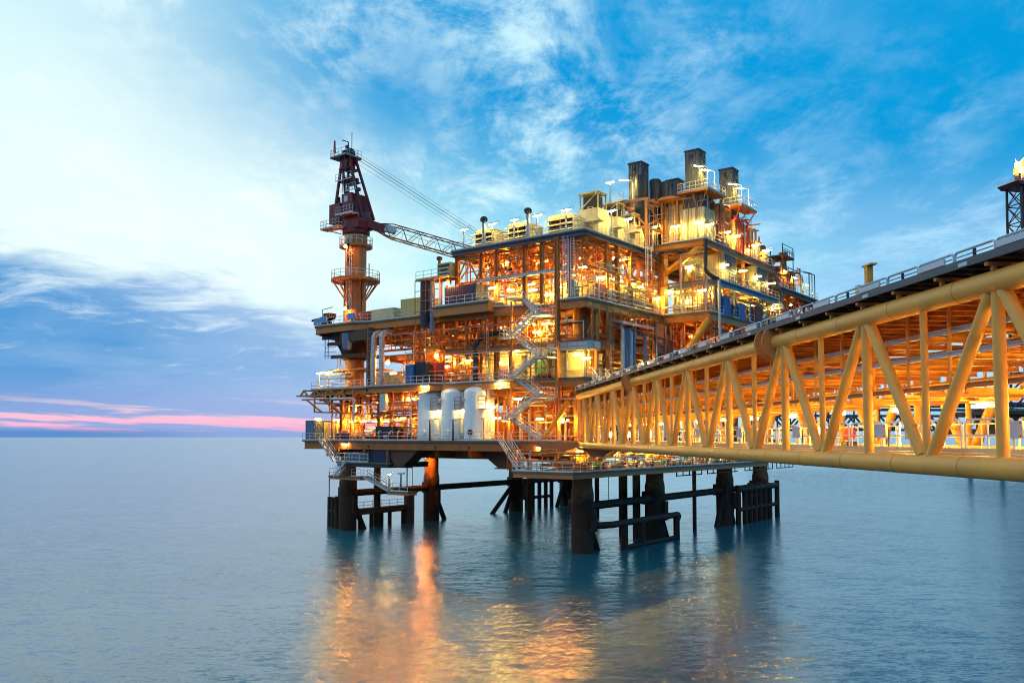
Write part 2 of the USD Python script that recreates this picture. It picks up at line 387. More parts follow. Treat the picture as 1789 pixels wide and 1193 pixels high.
def handrail(parent, a, b, h=1.1, mat="rail_paint", sp=1.5, r=.035, toe=True, name="handrail"):
    a, b = V3(*a), V3(*b); L = np.linalg.norm((b - a)[:2]); n = max(1, round(L / sp)); m = MB()
    up = V3(0, 0, 1)
    for k in (1, .52): m.tube(a + up*h*k, b + up*h*k, r, n=5)
    for i in range(n + 1):
        p = a + (b - a) * i / n; m.tube(p, p + up*h, r, n=5)
    if toe: m.bar(a + up*.09, b + up*.09, .02, .16)
    return obj(parent, name, m, mat)
def rails(parent, pts, z, **k):
    for p, q in zip(pts, pts[1:]): handrail(parent, (*p, z), (*q, z), **k)

def deck_level(plat, name, poly, z, girder=(.45, .9), joist=2.6, jd=.42, mat="steel_orange", edge_mat=None, top="deck_grey", edges=None, jdir=1, label=None):
    """A deck: plate, a girder under each edge, and joists between them."""
    d = part(plat, name, label)
    obj(d, "deck_plate", MB().prism(poly, z - .2, z, 2), top)
    P = Polygon(poly); w, h = girder
    inner = list(P.buffer(-w * .6, join_style=2).exterior.coords)
    for i, (p, q) in enumerate(zip(inner, inner[1:])):
        if edges is not None and i not in edges: continue
        obj(d, "edge_girder", MB().ibeam((*p, z - .204 - h/2), (*q, z - .204 - h/2), w, h), edge_mat or mat)
    x0, y0, x1, y1 = P.bounds
    from shapely.geometry import LineString
    Q = P.buffer(-w, join_style=2)
    if jdir == 1: lines = [((x, y0 - 1), (x, y1 + 1)) for x in np.arange(x0 + joist, x1 - .5, joist)]
    else: lines = [((x0 - 1, y), (x1 + 1, y)) for y in np.arange(y0 + joist, y1 - .5, joist)]
    for l in lines:
        g = Q.intersection(LineString(l))
        for s in getattr(g, "geoms", [g]):
            if s.length > 1.0:
                (ax, ay), (bx, by) = s.coords[0], s.coords[-1]
                obj(d, "joist", MB().ibeam((ax, ay, z - .206 - jd/2), (bx, by, z - .206 - jd/2), .22, jd), mat)
    lines = [((x0 - 1, y), (x1 + 1, y)) for y in np.arange(y0 + 5.2, y1 - 1, 8.1)] if jdir == 1 else [((x, y0 - 1), (x, y1 + 1)) for x in np.arange(x0 + 3.2, x1 - 1, 5.1)]
    for l in lines:
        g = Q.intersection(LineString(l))
        for s in getattr(g, "geoms", [g]):
            if s.length > 1.0:
                (ax, ay), (bx, by) = s.coords[0], s.coords[-1]
                obj(d, "cross_girder", MB().ibeam((ax, ay, z - .208 - jd - h*.35), (bx, by, z - .208 - jd - h*.35), .3, h*.7), mat)
    return d
def column(parent, x, y, z0, z1, w=.55, mat="steel_orange", name="column"):
    return obj(parent, name, MB().ibeam((x, y, z0), (x, y, z1), w, w, t=.06), mat)
def brace(parent, p, q, r=.14, mat="steel_orange", n=6, name="brace"):
    return obj(parent, name, MB().tube(p, q, r, n=n), mat)
def truss(parent, p, q, z0, z1, n, r=.13, mat="steel_orange", chords=True, w=.3):
    """A plane truss of n panels between two plan points."""
    P = [V3(p[0] + (q[0]-p[0]) * i / n, p[1] + (q[1]-p[1]) * i / n, 0) for i in range(n + 1)]
    if chords:
        for z in (z0, z1): obj(parent, "truss_chord", MB().ibeam((*P[0][:2], z), (*P[-1][:2], z), w, w), mat)
    for i in range(n):
        a, b = ((z0, z1) if i % 2 == 0 else (z1, z0))
        brace(parent, (*P[i][:2], a), (*P[i+1][:2], b), r, mat, name="truss_diagonal")
        if i: brace(parent, (*P[i][:2], z0), (*P[i][:2], z1), r * .8, mat, name="truss_post")
def ladder(parent, x, y, z0, z1, along=0, w=.5, mat="rail_paint", cage=True, name="ladder"):
    m = MB(); d = V3(1, 0, 0) if along == 0 else V3(0, 1, 0); c = V3(x, y, 0); o = V3(0, -1, 0) if along == 0 else V3(1, 0, 0)
    for s in (-1, 1): m.bar(c + d*w/2*s + V3(0, 0, z0), c + d*w/2*s + V3(0, 0, z1), .07, .07)
    for z in np.arange(z0 + .3, z1, .34): m.tube(c - d*w/2 + V3(0, 0, z), c + d*w/2 + V3(0, 0, z), .022, n=4)
    if cage and z1 - z0 > 3:
        for z in np.arange(z0 + 2.2, z1, 1.0):
            h = [c - d*w/2, c - d*.42 + o*.4, c - d*.2 + o*.72, c + d*.2 + o*.72, c + d*.42 + o*.4, c + d*w/2]
            for p, q in zip(h, h[1:]): m.bar(p + V3(0, 0, z), q + V3(0, 0, z), .05, .03)
        for k in (-.38, 0, .38): m.bar(c + d*k + o*(.72 if k == 0 else .45) + V3(0, 0, z0 + 2.2), c + d*k + o*(.72 if k == 0 else .45) + V3(0, 0, z1), .04, .03)
    return obj(parent, name, m, mat)
def flight(parent, a, b, width=1.0, wdir=(0, 1, 0), mat="galvanised", rail="rail_paint", name="stair_flight"):
    """Stairs from the foot b up to the head a (points on the outer stringer's line)."""
    f = part(parent, name); a, b, w = V3(*a), V3(*b), V3(*wdir) * width
    for o in (V3(0, 0, 0), w): obj(f, "stringer", MB().bar(a + o, b + o, .08, .32), mat)
    n = max(4, round(abs(a[2] - b[2]) / .24))
    run = (a - b)[:2]; run = V3(*(run / np.linalg.norm(run)), 0)
    for i in range(1, n):
        p = b + (a - b) * i / n
        obj(f, "step", MB().bar(p + w*.03 , p + w*.97, .28, .05), mat)
    m = MB()
    for o in (V3(0, 0, 0), w):
        for h in (.55, 1.05): m.tube(a + o + V3(0, 0, h), b + o + V3(0, 0, h), .035, n=5)
        for i in range(5):
            p = b + (a - b) * i / 4 + o; m.tube(p, p + V3(0, 0, 1.05), .032, n=5)
    obj(f, "handrail", m, rail)
    return f

# lamps: labels are finished at the end, by place from the left
LAMPS = {}
def note_lamp(prim_path, fr, p, key): LAMPS.setdefault(key, []).append((project(fr, p)[0], prim_path))
def tube_lamp(x, y, z, key, along=0, L=1.15, drop=0.0, fr=PLAT, mat="lamp_tube", r=.055):
    t = thing("tube_lamp", "", "lamp", (x, y, z), fr)
    d = V3(1, 0, 0) if along == 0 else V3(0, 1, 0); c = V3(x, y, z)
    obj(t, "lamp_housing", MB().bar(c - d*L/2 + V3(0, 0, .17), c + d*L/2 + V3(0, 0, .17), .26, .09), "white_paint")
    obj(t, "lamp_tube", MB().tube(c - d*L*.47, c + d*L*.47, r, n=8), mat)
    m = MB()
    for s in (-1, 1): m.tube(c + d*L*.3*s + V3(0, 0, .2), c + d*L*.3*s + V3(0, 0, .45 + drop), .025, n=4)
    obj(t, "bracket", m, "galvanised")
    note_lamp(t.path, fr, (x, y, z), key)
def lamp_post(x, y, z, h, key, along=0, lit=True, L=1.25, mat="galvanised"):
    t = thing("lamp_post", "", "lamp post", (x, y, z))
    d = V3(1, 0, 0) if along == 0 else V3(0, 1, 0); c = V3(x, y, z)
    obj(t, "pole", MB().tube(c, c + V3(0, 0, h), .13, .10, n=8), mat)
    top = c + V3(0, 0, h)
    obj(t, "lamp_housing", MB().bar(top - d*L/2 + V3(0, 0, .10), top + d*L/2 + V3(0, 0, .10), .30, .12), "white_paint")
    obj(t, "lamp_tube", MB().tube(top - d*L*.46 - V3(0, 0, .06), top + d*L*.46 - V3(0, 0, .06), .05, n=8), "lamp_tube" if lit else "sign_grey")
    m = MB(); k = 8
    ring = [top + d*(L/2 + .30 + .26*math.cos(2*math.pi*i/k)) + V3(0, 0, .16 + .17*math.sin(2*math.pi*i/k)) for i in range(k + 1)]
    for p, q in zip(ring, ring[1:]): m.tube(p, q, .03, n=4)
    obj(t, "lifting_ring", m, "white_paint")
    note_lamp(t.path, PLAT, (x, y, z + h), key)
def flood_lamp(x, y, z, key, r=.24, fr=PLAT, mat="lamp_sodium"):
    t = thing("floodlight", "", "lamp", (x, y, z), fr)
    m = MB(); m.box(x-.32, x+.32, y+.1, y+.5, z-.05, z+.5); obj(t, "lamp_housing", m, "charcoal")
    s = trimesh.creation.icosphere(1, r); obj(t, "lamp_globe", MB().add(s.vertices + (x, y, z), s.faces), mat, smooth=True)
    obj(t, "bracket", MB().bar((x, y+.3, z+.5), (x, y+.3, z+.95), .08, .08), "galvanised")
    note_lamp(t.path, fr, (x, y, z), key)
SERIES = {}
def series(node, p, key, fr=PLAT): SERIES.setdefault(key, []).append((project(fr, p)[0], node.path))
# ---------------------------------------------------------------- the sea
def make_sea():
    n_r, n_a = 560, 420
    R = 3.0 * (26000 / 3.0) ** (np.arange(n_r) / (n_r - 1)); A = np.linspace(-math.pi * .40, math.pi * .40, n_a)
    rr, aa = np.meshgrid(R, A, indexing="ij")
    X, Y = rr * np.sin(aa), rr * np.cos(aa) - 1.0
    Z = np.zeros_like(X)
    cell = rr * max(A[1] - A[0], math.log(26000 / 3) / n_r)
    g = np.random.default_rng(3)
    for k in range(46):
        lam = 1.6 * (14 / 1.6) ** g.random(); th = math.radians(200) + g.normal(0, .5); ph = g.random() * 6.28
        amp = .0012 * lam ** .95
        fade = np.clip((lam / cell - 3.0) / 4.0, 0, 1)
        Z += amp * fade * np.sin(2 * math.pi / lam * (X * math.cos(th) + Y * math.sin(th)) + ph)
    v = np.stack([X, Y, Z], -1).reshape(-1, 3)
    i, j = np.meshgrid(np.arange(n_r - 1), np.arange(n_a - 1), indexing="ij"); a = (i * n_a + j).ravel()
    f = np.stack([a, a + n_a, a + n_a + 1, a + 1], 1)
    # the sea behind and beside the camera
    m = usdkit.mesh(stage, "/World/sea", (v, f), MATS["sea"], smooth=True)
    tag(m.GetPrim(), "calm blue sea with small ripples reflecting the lit platform", "sea", kind="structure")
    w = MB()
    aS = math.pi * .40; k = 40
    rim = [(26000 * math.sin(t), 26000 * math.cos(t) - 1.0, -.02) for t in np.linspace(aS, 2 * math.pi - aS, k)]
    hub = [(3 * math.sin(t), 3 * math.cos(t) - 1.0, -.02) for t in np.linspace(aS, 2 * math.pi - aS, k)]
    w.add(np.array(hub + rim), [(q, q + 1, q + 1 + k, q + k) for q in range(k - 1)])
    vv, ff = w.arrays()
    m = usdkit.mesh(stage, "/World/sea_001", (vv, ff), MATS["sea"]); tag(m.GetPrim(), "open sea behind the viewer", "sea", kind="structure")
make_sea()

# ---------------------------------------------------------------- platform: jacket
plat = thing("oil_platform", "large multi-deck steel oil platform on dark legs with orange lit decks", "oil platform")
LEGS = [(0, 0), (0, 18.5), (0, 42), (0, 57), (-42, 0), (-42, 18.5), (-42, 42), (-42, 59)]
jk = part(plat, "jacket")
for (x, y) in LEGS:
    r = 1.18 if x else 1.22
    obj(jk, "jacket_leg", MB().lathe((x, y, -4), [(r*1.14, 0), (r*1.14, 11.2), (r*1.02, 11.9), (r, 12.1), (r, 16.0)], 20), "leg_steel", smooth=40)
    obj(jk, "leg_collar", MB().lathe((x, y, 12.0), [(r*1.1, 0), (r*1.1, .5), (r*1.02, .52)], 20), "brown_steel", smooth=40)
    m = MB(); m.box(x+r*1.1, x+r*1.1+.55, y-.5, y+.3, 2.6, 5.2); obj(jk, "pile_guide", m, "leg_steel")
    m = MB(); m.box(x-r*1.1-.5, x-r*1.1, y-.4, y+.3, 4.6, 6.4); obj(jk, "pile_guide", m, "leg_steel")
def jb(p, q, r=.46): obj(jk, "jacket_brace", MB().tube(p, q, r, n=12), "leg_steel", smooth=40)
for x in (0, -42):
    jb((x, 0, 5.5), (x, 18.5, 5.5), .52); jb((x, 18.5, 5.5), (x, 42, 5.5), .5); jb((x, 42, 5.5), (x, 58, 5.5), .5)
for (x, y) in LEGS: 
    s = 1 if y < 40 else -1
    jb((x, y + 1.0 * s, 4.2), (x, y + 4.6 * s, -2.5), .42)
jb((0, 41, 4.2), (0, 37.8, -2.5), .42); jb((0, 43, 4.2), (0, 46.5, -2.5), .42); jb((-42, 41, 5.0), (-42, 33, -1.5), .42)
for (x, y, r) in ((-42.6, 6.6, .56), (-5, 18.4, .62), (-2.2, 17.0, .42), (.2, 30.5, .3), (-30, 30, .45), (-24, 42, .4), (-18, 46, .4)):
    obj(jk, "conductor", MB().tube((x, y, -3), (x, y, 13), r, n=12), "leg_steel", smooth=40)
obj(jk, "pedestal_column", MB().tube((-41.4, .5, 12.0), (-41.4, .5, 26.2), 1.3, 1.45, n=24), "steel_ochre", smooth=40)
for (x, y) in LEGS[:4] + LEGS[5:]: obj(jk, "leg_extension", MB().tube((x, y, 12.0), (x, y, 20.6), 1.0, n=18), "steel_orange", smooth=40)
# hanging rods and drain caissons under the decks
for (x, y, z) in ((1.0, 4.5, 5.2), (3, 25, 5.0), (3, 36, 4.5), (3.2, 47, 6), (-12, 1, 8.8), (-9, 3, 9.5)):
    obj(jk, "hanger_rod", MB().tube((x, y, z), (x, y, 13), .05, n=5), "dark_steel")
for y0, y1 in ((20, 28), (30, 41), (44, 56), (58, 66)):
    m = MB()
    m.bar((2.6, y0, 8.6), (2.6, y1, 8.6), .14, .14)
    for y in np.arange(y0, y1 + .1, 2.0): m.bar((2.6, y, 8.5), (2.6, y, 9.6), .12, .12)
    obj(jk, "hanging_pipe_rack", m, "dark_steel")

def fender(name, label, posts, zt, rails_, mat="leg_steel", r=.42):
    t = thing(name, label, "boat fender", (posts[0][0], posts[0][1], 0))
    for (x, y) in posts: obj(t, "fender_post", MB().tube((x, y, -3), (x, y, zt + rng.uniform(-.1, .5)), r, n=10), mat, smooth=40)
    for z, rr in rails_: obj(t, "fender_rail", MB().tube((*posts[0], z), (*posts[-1], z), rr, n=10), mat, smooth=40)
fender("boat_fender", "dark row of upright piles by the platform's rightmost leg", [(2.0, y) for y in (42.6, 45.2, 47.4, 49.5, 51.6, 53.8, 56.0, 59.5)], 6.2, ((5.6, .5), (2.4, .34)))
fender("boat_fender", "dark row of piles between the two rear left-hand legs", [(-42.4, y) for y in (44, 46, 48, 50.2, 52.4, 54.4)], 5.6, ((5.4, .4), (2.2, .3)))
fender("boat_fender", "short dark piles beside the leg below the crane", [(-48.6, 2.2), (-46.6, 1.2), (-45.1, .6)], 4.6, ((2.4, .28),))
fd = thing("boat_fender", "dark horizontal pipe bumper on short posts beside the nearest leg", "boat fender", (2.4, 1, 0))
obj(fd, "fender_rail", MB().pipe([(1.6, .6, 3.3), (2.6, 2.2, 3.3), (2.6, 20.6, 3.3), (1.7, 21.6, 2.2)], .42, 12, bend=1.2), "leg_steel", smooth=40)
for y in (5.6, 10.0, 19.8): obj(fd, "fender_post", MB().tube((2.6, y, -3), (2.6, y, 3.2), .45, n=10), "leg_steel", smooth=40)
obj(fd, "fender_rail", MB().tube((2.6, 5.6, .25), (2.6, 19.8, .25), .3, n=8), "leg_steel", smooth=40)
bl = thing("boat_landing", "low rusty boat landing with railing between the two left front legs", "boat landing", (-42.4, 8, 0))
obj(bl, "landing_beam", MB().tube((-42.4, 1.5, 2.4), (-42.4, 14.5, 2.4), .4, n=10), "brown_steel", smooth=40)
obj(bl, "landing_beam", MB().tube((-43.6, 1.5, 2.4), (-43.6, 14.5, 2.4), .3, n=10), "brown_steel", smooth=40)
obj(bl, "landing_floor", MB().box(-43.7, -42.3, 1.5, 14.5, 2.82, 2.9), "deck_grey")
handrail(bl, (-42.2, 1.6, 2.9), (-42.2, 14.4, 2.9), 1.1, "steel_orange", 1.8)
for y in (3, 5.4, 7.6, 9.4, 12.4, 14.2): obj(bl, "landing_post", MB().tube((-42.6, y, -3), (-42.6, y, 2.3), .32, n=8), "leg_steel")
obj(bl, "landing_dolphin", MB().tube((-42.4, 13.6, -3), (-42.4, 13.6, 5.0), .85, n=14), "brown_steel", smooth=40)
ch = thing("mooring_chain", "hanging dark chain beside the leg under the crane", "chain", (-45.6, -.6, 8.6))
for i in range(11): obj(ch, "chain_link", MB().tube((-45.6, -.6, 8.6 - i*.36), (-45.6 + .06*(i % 2), -.6, 8.6 - i*.36 - .34), .085, n=5), "dark_steel")
ch = thing("hoist_cable", "dark hanging hoist line with a hook beside the orange lit leg", "cable", (-42.4, 14.2, 11))
obj(ch, "cable_line", MB().tube((-42.4, 14.2, 11), (-42.4, 14.4, 5.2), .06, n=5), "dark_steel"); obj(ch, "hook_block", MB().tube((-42.4, 14.2, 10.6), (-42.4, 14.2, 9.7), .16, n=8), "dark_steel")

# ---------------------------------------------------------------- decks
SUB = deck_level(plat, "sub_deck", [(-4.6, -8.3), (-3.2, -8.3), (4.2, -8.3), (4.2, 50.5), (-4.6, 50.5)], 10.0, (.3, .55), 2.2, .3, "steel_orange", "steel_ochre", jdir=0)
rails(SUB, [(-4.5, -8.2), (4.1, -8.2)], 10.0); rails(SUB, [(4.1, -8.2), (4.1, 8), (4.1, 20), (4.1, 35), (4.1, 50.4)], 10.0)
MAIN = deck_level(plat, "main_deck", [(-47.8, -4.2), (-.2, -4.2), (3.0, -1.0), (3.0, 60), (-47.8, 60)], 13.5, (.55, 1.1), 2.3, .5, "steel_dark_orange", "steel_dark_orange")
rails(MAIN, [(-47.7, -4.1), (-43.2, -4.1)], 13.5); rails(MAIN, [(-41.4, -4.1), (-33, -4.1), (-22, -4.1), (-9.0, -4.1)], 13.5, sp=1.9)
rails(MAIN, [(-7.8, -4.1), (-.3, -4.1)], 13.5); rails(MAIN, [(-47.7, -4.1), (-47.7, 20)], 13.5, sp=2)
for x in (-42, -33.5, -20.6, -14.8, -6.5): obj(MAIN, "plate_girder", MB().ibeam((x, -4, 12.0), (x, 58, 12.0), .5, 1.5), "steel_dark_orange")
for y in (0, 18.5, 42): obj(MAIN, "plate_girder", MB().ibeam((-47, y, 11.9), (3, y, 11.9), .5, 1.7), "steel_dark_orange")
# tapered brackets hung below the main deck
for (xa, xb, xc, xd, zt, y) in ((-30.0, -23.7, -26.8, -28.5, 12.4, -3.7), (-15.8, -9.4, -10.6, -12.2, 12.4, -1.2), (-9, -4.2, -4.6, -5.6, 12.4, 2.5)):
    obj(MAIN, "support_bracket", MB().prism([(xa, zt), (xb, zt), (xc, 10.0), (xd, 10.0)], y, y + 2.2, 1), "brown_steel")
    obj(MAIN, "bracket_foot", MB().box(xd - .4, xc + .4, y - .2, y + 2.4, 9.86, 9.99), "dark_steel")
# arched support girder where the bridge lands
pts = [(-2.6, 13.35), (-2.6, 12.0), (0.4, 12.0), (1.4, 12.5), (2.6, 12.7), (3.8, 12.3), (4.6, 11.7), (5.8, 11.7), (5.8, 11.9), (8.2, 13.35)]
obj(MAIN, "bridge_seat", MB().prism(pts, -5.2, -4.3, 1), "steel_dark_orange")
obj(MAIN, "bridge_seat", MB().prism([(x, z) for x, z in pts], -3.0, -2.4, 1), "steel_dark_orange")
# low platform at the left under the main deck
LOW = deck_level(plat, "lower_platform", [(-39.8, -4.4), (-29.0, -4.4), (-29.0, 4), (-39.8, 4)], 10.4, (.3, .5), 2.4, .3, "steel_dark_orange", "dark_steel")
handrail(LOW, (-39.7, -4.3, 10.4), (-33.2, -4.3, 10.4), 1.2); 
for (x, y) in ((-39.4, -4.2), (-29.4, -4.2), (-34, -4.2)): brace(LOW, (x, y, 10.3), (x, y, 12.4), .12, "steel_dark_orange", name="hanger")
LOW2 = deck_level(plat, "lower_platform", [(-41.9, -4.0), (-35.0, -4.0), (-35.0, -1.6), (-41.9, -1.6)], 8.3, (.2, .3), 2.4, .2, "steel_ochre")
rails(LOW2, [(-41.8, -3.9), (-39.9, -3.9)], 8.3); rails(LOW2, [(-37.0, -3.9), (-35.1, -3.9)], 8.3)
LOW3 = deck_level(plat, "lower_platform", [(-29.8, -4.0), (-25.6, -4.0), (-25.6, -2.0), (-29.8, -2.0)], 6.5, (.2, .3), 2.4, .2, "steel_ochre")
rails(LOW3, [(-29.0, -3.9), (-25.7, -3.9)], 6.5); brace(LOW3, (-27.5, -2.2, 6.4), (-27.5, -2.2, 12.4), .09, "dark_steel", name="hanger")

MEZ = deck_level(plat, "mezzanine_deck", [(-45.8, -4.3), (-33.4, -4.3), (-33.4, -4.6), (-21.2, -4.6), (-20.2, -3.2), (2.6, -3.2), (2.6, 58), (-45.8, 58)], 21.1, (.4, .75), 2.1, .4)
rails(MEZ, [(-45.7, -4.2), (-39, -4.2), (-33.6, -4.2)], 21.1); rails(MEZ, [(-33.2, -4.5), (-27, -4.5), (-21.3, -4.5)], 21.1, sp=1.2); rails(MEZ, [(-21.2, -4.5), (-20.2, -3.1), (-15.2, -3.1)], 21.1)
rails(MEZ, [(-15.0, -3.1), (-9.0, -3.1)], 21.1); rails(MEZ, [(2.5, -3), (2.5, 8), (2.5, 18)], 21.1); rails(MEZ, [(-45.7, -4.2), (-45.7, 12)], 21.1, sp=2)
INT = deck_level(plat, "intermediate_deck", [(-33.6, -1.6), (-20.6, -1.6), (-20.6, -2.6), (2.4, -2.6), (2.4, 56), (-33.6, 56)], 25.7, (.35, .6), 2.2, .35)
UPP = deck_level(plat, "upper_deck", [(-46.8, 1.0), (-46.8, -1.4), (-45.0, -4.4), (-36.6, -4.4), (-34.6, -3.4), (-11.2, -3.4), (-2.6, -.4), (-1.2, -3.0), (2.6, -3.0), (2.6, 16.6), (9.5, 16.6), (9.5, 44), (-34, 57), (-46.8, 20)], 30.6, (.4, .95), 2.4, .45)
rails(UPP, [(-46.7, -1.4), (-44.95, -4.3), (-40.8, -4.3), (-36.6, -4.3), (-34.6, -3.3), (-28, -3.3), (-24.6, -3.3)], 30.6, sp=1.4)
rails(UPP, [(-11, -3.3), (-7.6, -2.2)], 30.6); rails(UPP, [(-2.4, -.5), (-1.2, -2.9), (2.5, -2.9), (2.5, 4), (2.5, 10), (2.5, 16.4)], 30.6); rails(UPP, [(2.7, 16.7), (9.4, 16.7), (9.4, 21)], 30.6)
rails(UPP, [(9.4, 24.4), (9.4, 26.4)], 30.6); rails(UPP, [(9.4, 30), (9.4, 32)], 30.6)
FRB = deck_level(plat, "container_platform", [(-20.8, -4.7), (-11.0, -4.7), (-11.0, -.8), (-20.8, -.8)], 31.3, (.4, 1.15), 2.4, .4, "steel_orange", "steel_ochre")
rails(FRB, [(-20.7, -4.6), (-16.4, -4.6), (-11.1, -4.6), (-11.1, -1)], 31.3, sp=1.3)
ROOF = deck_level(plat, "roof_deck", [(-19.3, -2.6), (2.2, -2.6), (2.6, 16.2), (-19.3, 16.2)], 39.0, (.4, .55), 1.7, .38, "steel_orange", "slate_steel", jdir=1)
rails(ROOF, [(-19.2, -2.5), (-14, -2.5), (-8.5, -2.5), (-3, -2.5), (2.1, -2.5), (2.3, 5), (2.5, 12)], 39.0, sp=1.7, h=1.15)
STK = deck_level(plat, "stack_deck", [(-6.5, 15.6), (9.3, 15.6), (9.3, 40.5), (-6.5, 40.5)], 40.2, (.4, .7), 2.2, .4, "steel_orange", "steel_orange")
rails(STK, [(3, 15.7), (9.2, 15.7), (9.2, 24)], 40.2, sp=1.6); rails(STK, [(9.2, 30), (9.2, 40)], 40.2, sp=1.6)
GAL = deck_level(plat, "gallery_deck", [(2.6, 17.4), (10.1, 17.4), (10.1, 40.6), (2.6, 40.6)], 35.0, (.35, .6), 2.2, .35, "steel_ochre", "steel_blue")
rails(GAL, [(10.0, 17.5), (10.0, 25), (10.0, 33), (10.0, 40.5)], 35.0, sp=1.4); rails(GAL, [(7.0, 17.5), (10, 17.5)], 35.0)
FAR = deck_level(plat, "far_deck", [(-2, 45.6), (8.5, 45.6), (8.5, 64), (-2, 64)], 38.0, (.4, .7), 2.4, .45, "steel_dark_orange", "brown_steel")
rails(FAR, [(8.4, 46), (8.4, 55), (8.4, 63.9)], 38.0, sp=1.4); rails(FAR, [(8.4, 63.9), (0, 63.9)], 38.0, sp=2)
for y in (47, 51, 55, 59, 63): truss(FAR, (-1.5, y), (8, y), 34.6, 36.9, 5, .12, "steel_orange")
for x in (1, 7.6): truss(FAR, (x, 46), (x, 63.5), 34.6, 36.9, 8, .12, "steel_orange")
for y in (47, 55): brace(FAR, (7.6, y, 34.4), (2.0, y, 30.6), .25, "steel_orange")
# columns
fr = part(plat, "main_frame")
for x in (-41, -33, -24.6, -16.6, -9.4):
    for y in (-2.2, 8, 20): column(fr, x, y, 13.5, 20.7, .6)
for y in (8, 18.5, 30, 42): column(fr, 2.0, y, 13.5, 20.7, .6)
for x in (-32.8, -25, -21, -18.6, -16.4, -14.0, -11.6, -9.2): column(fr, x, -2.2, 21.1, 29.9, .5)
for x in (-33, -25, -16.6, -9.2, -2):
    for y in (9, 20): column(fr, x, y, 21.1, 30.0, .6)
for y in (0, 2.9, 8, 14.7, 18, 25, 33, 41): column(fr, 2.0, y, 21.1, 29.9, .55)
column(fr, -1.9, -2.5, 10.0, 38.6, .5, "steel_ochre")
for x in (-18.6, -14.3, -11.7, -7.2, -4.55, -.43):
    column(fr, x, -1.9, 30.6, 38.4, .5, "steel_ochre" if x in (-4.55, -.43) else "steel_orange")
for x in (-18.6, -11.7, -4.55, 1.9):
    for y in (5.5, 14.5): column(fr, x, y, 30.6, 38.4, .5)
column(fr, 1.8, 3.0, 30.6, 38.4, .4); column(fr, 1.8, 9.0, 30.6, 38.4, .4)
column(fr, 2.3, 17.2, 30.6, 39.6, 1.0, "yellow_paint"); column(fr, 2.6, 17.0, 21, 29.7, .8, "steel_ochre")
for y in (21, 26.5, 32, 38): column(fr, 8.6, y, 30.6, 34.3, .6, "steel_blue"); column(fr, 3.2, y, 30.6, 39.6, .5)
for y in (22, 30, 39): column(fr, 8.6, y, 35.0, 39.4, .4)
# big tubular braces
for p, q, r in (((2.6, 17.0, 36.3), (8.8, 16.2, 39.5), .42), ((9.0, 17.2, 29.6), (4.0, 15.0, 21.5), .52), ((-3.3, -3.4, 13.6), (.2, -3.4, 18.2), .34), ((8.8, 39, 29.6), (3.2, 37, 22), .5)):
    obj(fr, "tubular_brace", MB().tube(p, q, r, n=14), "yellow_paint", smooth=40)
# trusses under the roof deck
for y in (-1.9, 1.6, 5.5, 10, 14.5): truss(fr, (-19, y), (2, y), 34.5, 37.9, 10, .12)
for x in (-18.6, -14.3, -9.5, -4.5, 1.6): truss(fr, (x, -1.9), (x, 14.5), 34.7, 37.6, 6, .12)
obj(fr, "grey_tie_beam", MB().ibeam((-14.4, -2.3, 34.5), (-.4, -2.3, 34.5), .3, .42), "galvanised")
# trusses and bracing on the lower levels
truss(fr, (-33, -2.0), (-.8, -2.0), 26.3, 29.4, 16, .09, "steel_orange"); truss(fr, (-32.6, -2.4), (-20.6, -2.4), 17.6, 20.3, 6, .09)
truss(fr, (2.1, -2), (2.1, 40), 26.4, 29.6, 18, .09); truss(fr, (2.1, 0), (2.1, 42), 16.6, 20.2, 14, .09); truss(fr, (-44, 6), (-4, 6), 16.8, 20.2, 16, .09); truss(fr, (-33, 7), (2, 7), 22.2, 25.0, 12, .08)
truss(fr, (9.0, 17.2), (9.0, 43), 28.2, 29.7, 10, .1)
for x in (-31, -27.4, -23.4): brace(fr, (x, -3.4, 20.3), (x, -3.4, 16.2), .07); brace(fr, (x, -3.4, 20.3), (x + 1.6, -2.4, 17.2), .08)
# dark post and tall grey pipes on the left face
obj(fr, "dark_post", MB().box(-33.9, -33.1, -4.1, -3.4, 20.4, 29.6), "dark_steel")
for x in (-32.2, -30.6):
    obj(fr, "riser_pipe", MB().pipe([(x, -4.3, 21.1), (x, -4.3, 28.6), (x, -2.5, 29.0)], .38, 12), "galvanised", smooth=40)
m = MB()
for z in np.arange(21.6, 29.5, .9): m.bar((-33, -4.8, z), (-29.8, -4.8, z), .05, .05)
for x in (-33, -31.4, -29.8): m.bar((x, -4.8, 21.1), (x, -4.8, 29.6), .05, .05)
obj(fr, "pipe_guard", m, "steel_orange")
# cantilevered truss at the far left
CT = part(plat, "cantilever_truss")
for y in (-4.4, -1.0):
    for p, q in (((-48.9, 20.2), (-38.4, 20.2)), ((-47.6, 19.6), (-36, 19.6)), ((-45.6, 21.0), (-33.4, 21.0)), ((-48.0, 20.2), (-47.2, 21.0)), ((-47.2, 21.0), (-46.4, 20.2)), ((-45.6, 20.2), (-44.6, 21)), ((-44.6, 21), (-43, 20)), ((-42.6, 19.8), (-41.6, 21)), ((-41.2, 21), (-39.8, 19.8)), ((-39.4, 19.8), (-38.2, 21)),
                 ((-44.7, 21), (-44.7, 17.7)), ((-44.7, 17.7), (-34.8, 17.3)), ((-44.7, 19.0), (-37, 18.8)), ((-46.6, 19.6), (-43, 17.6)), ((-42.4, 19.6), (-38.6, 17.4)), ((-41.2, 21), (-41.2, 17.6)), ((-38.4, 21), (-38.4, 17.4)), ((-36.2, 21), (-36.2, 17.3))):
        obj(CT, "truss_member", MB().bar((p[0], y, p[1]), (q[0], y, q[1]), .2, .22), "steel_ochre" if y < -2 else "dark_steel")
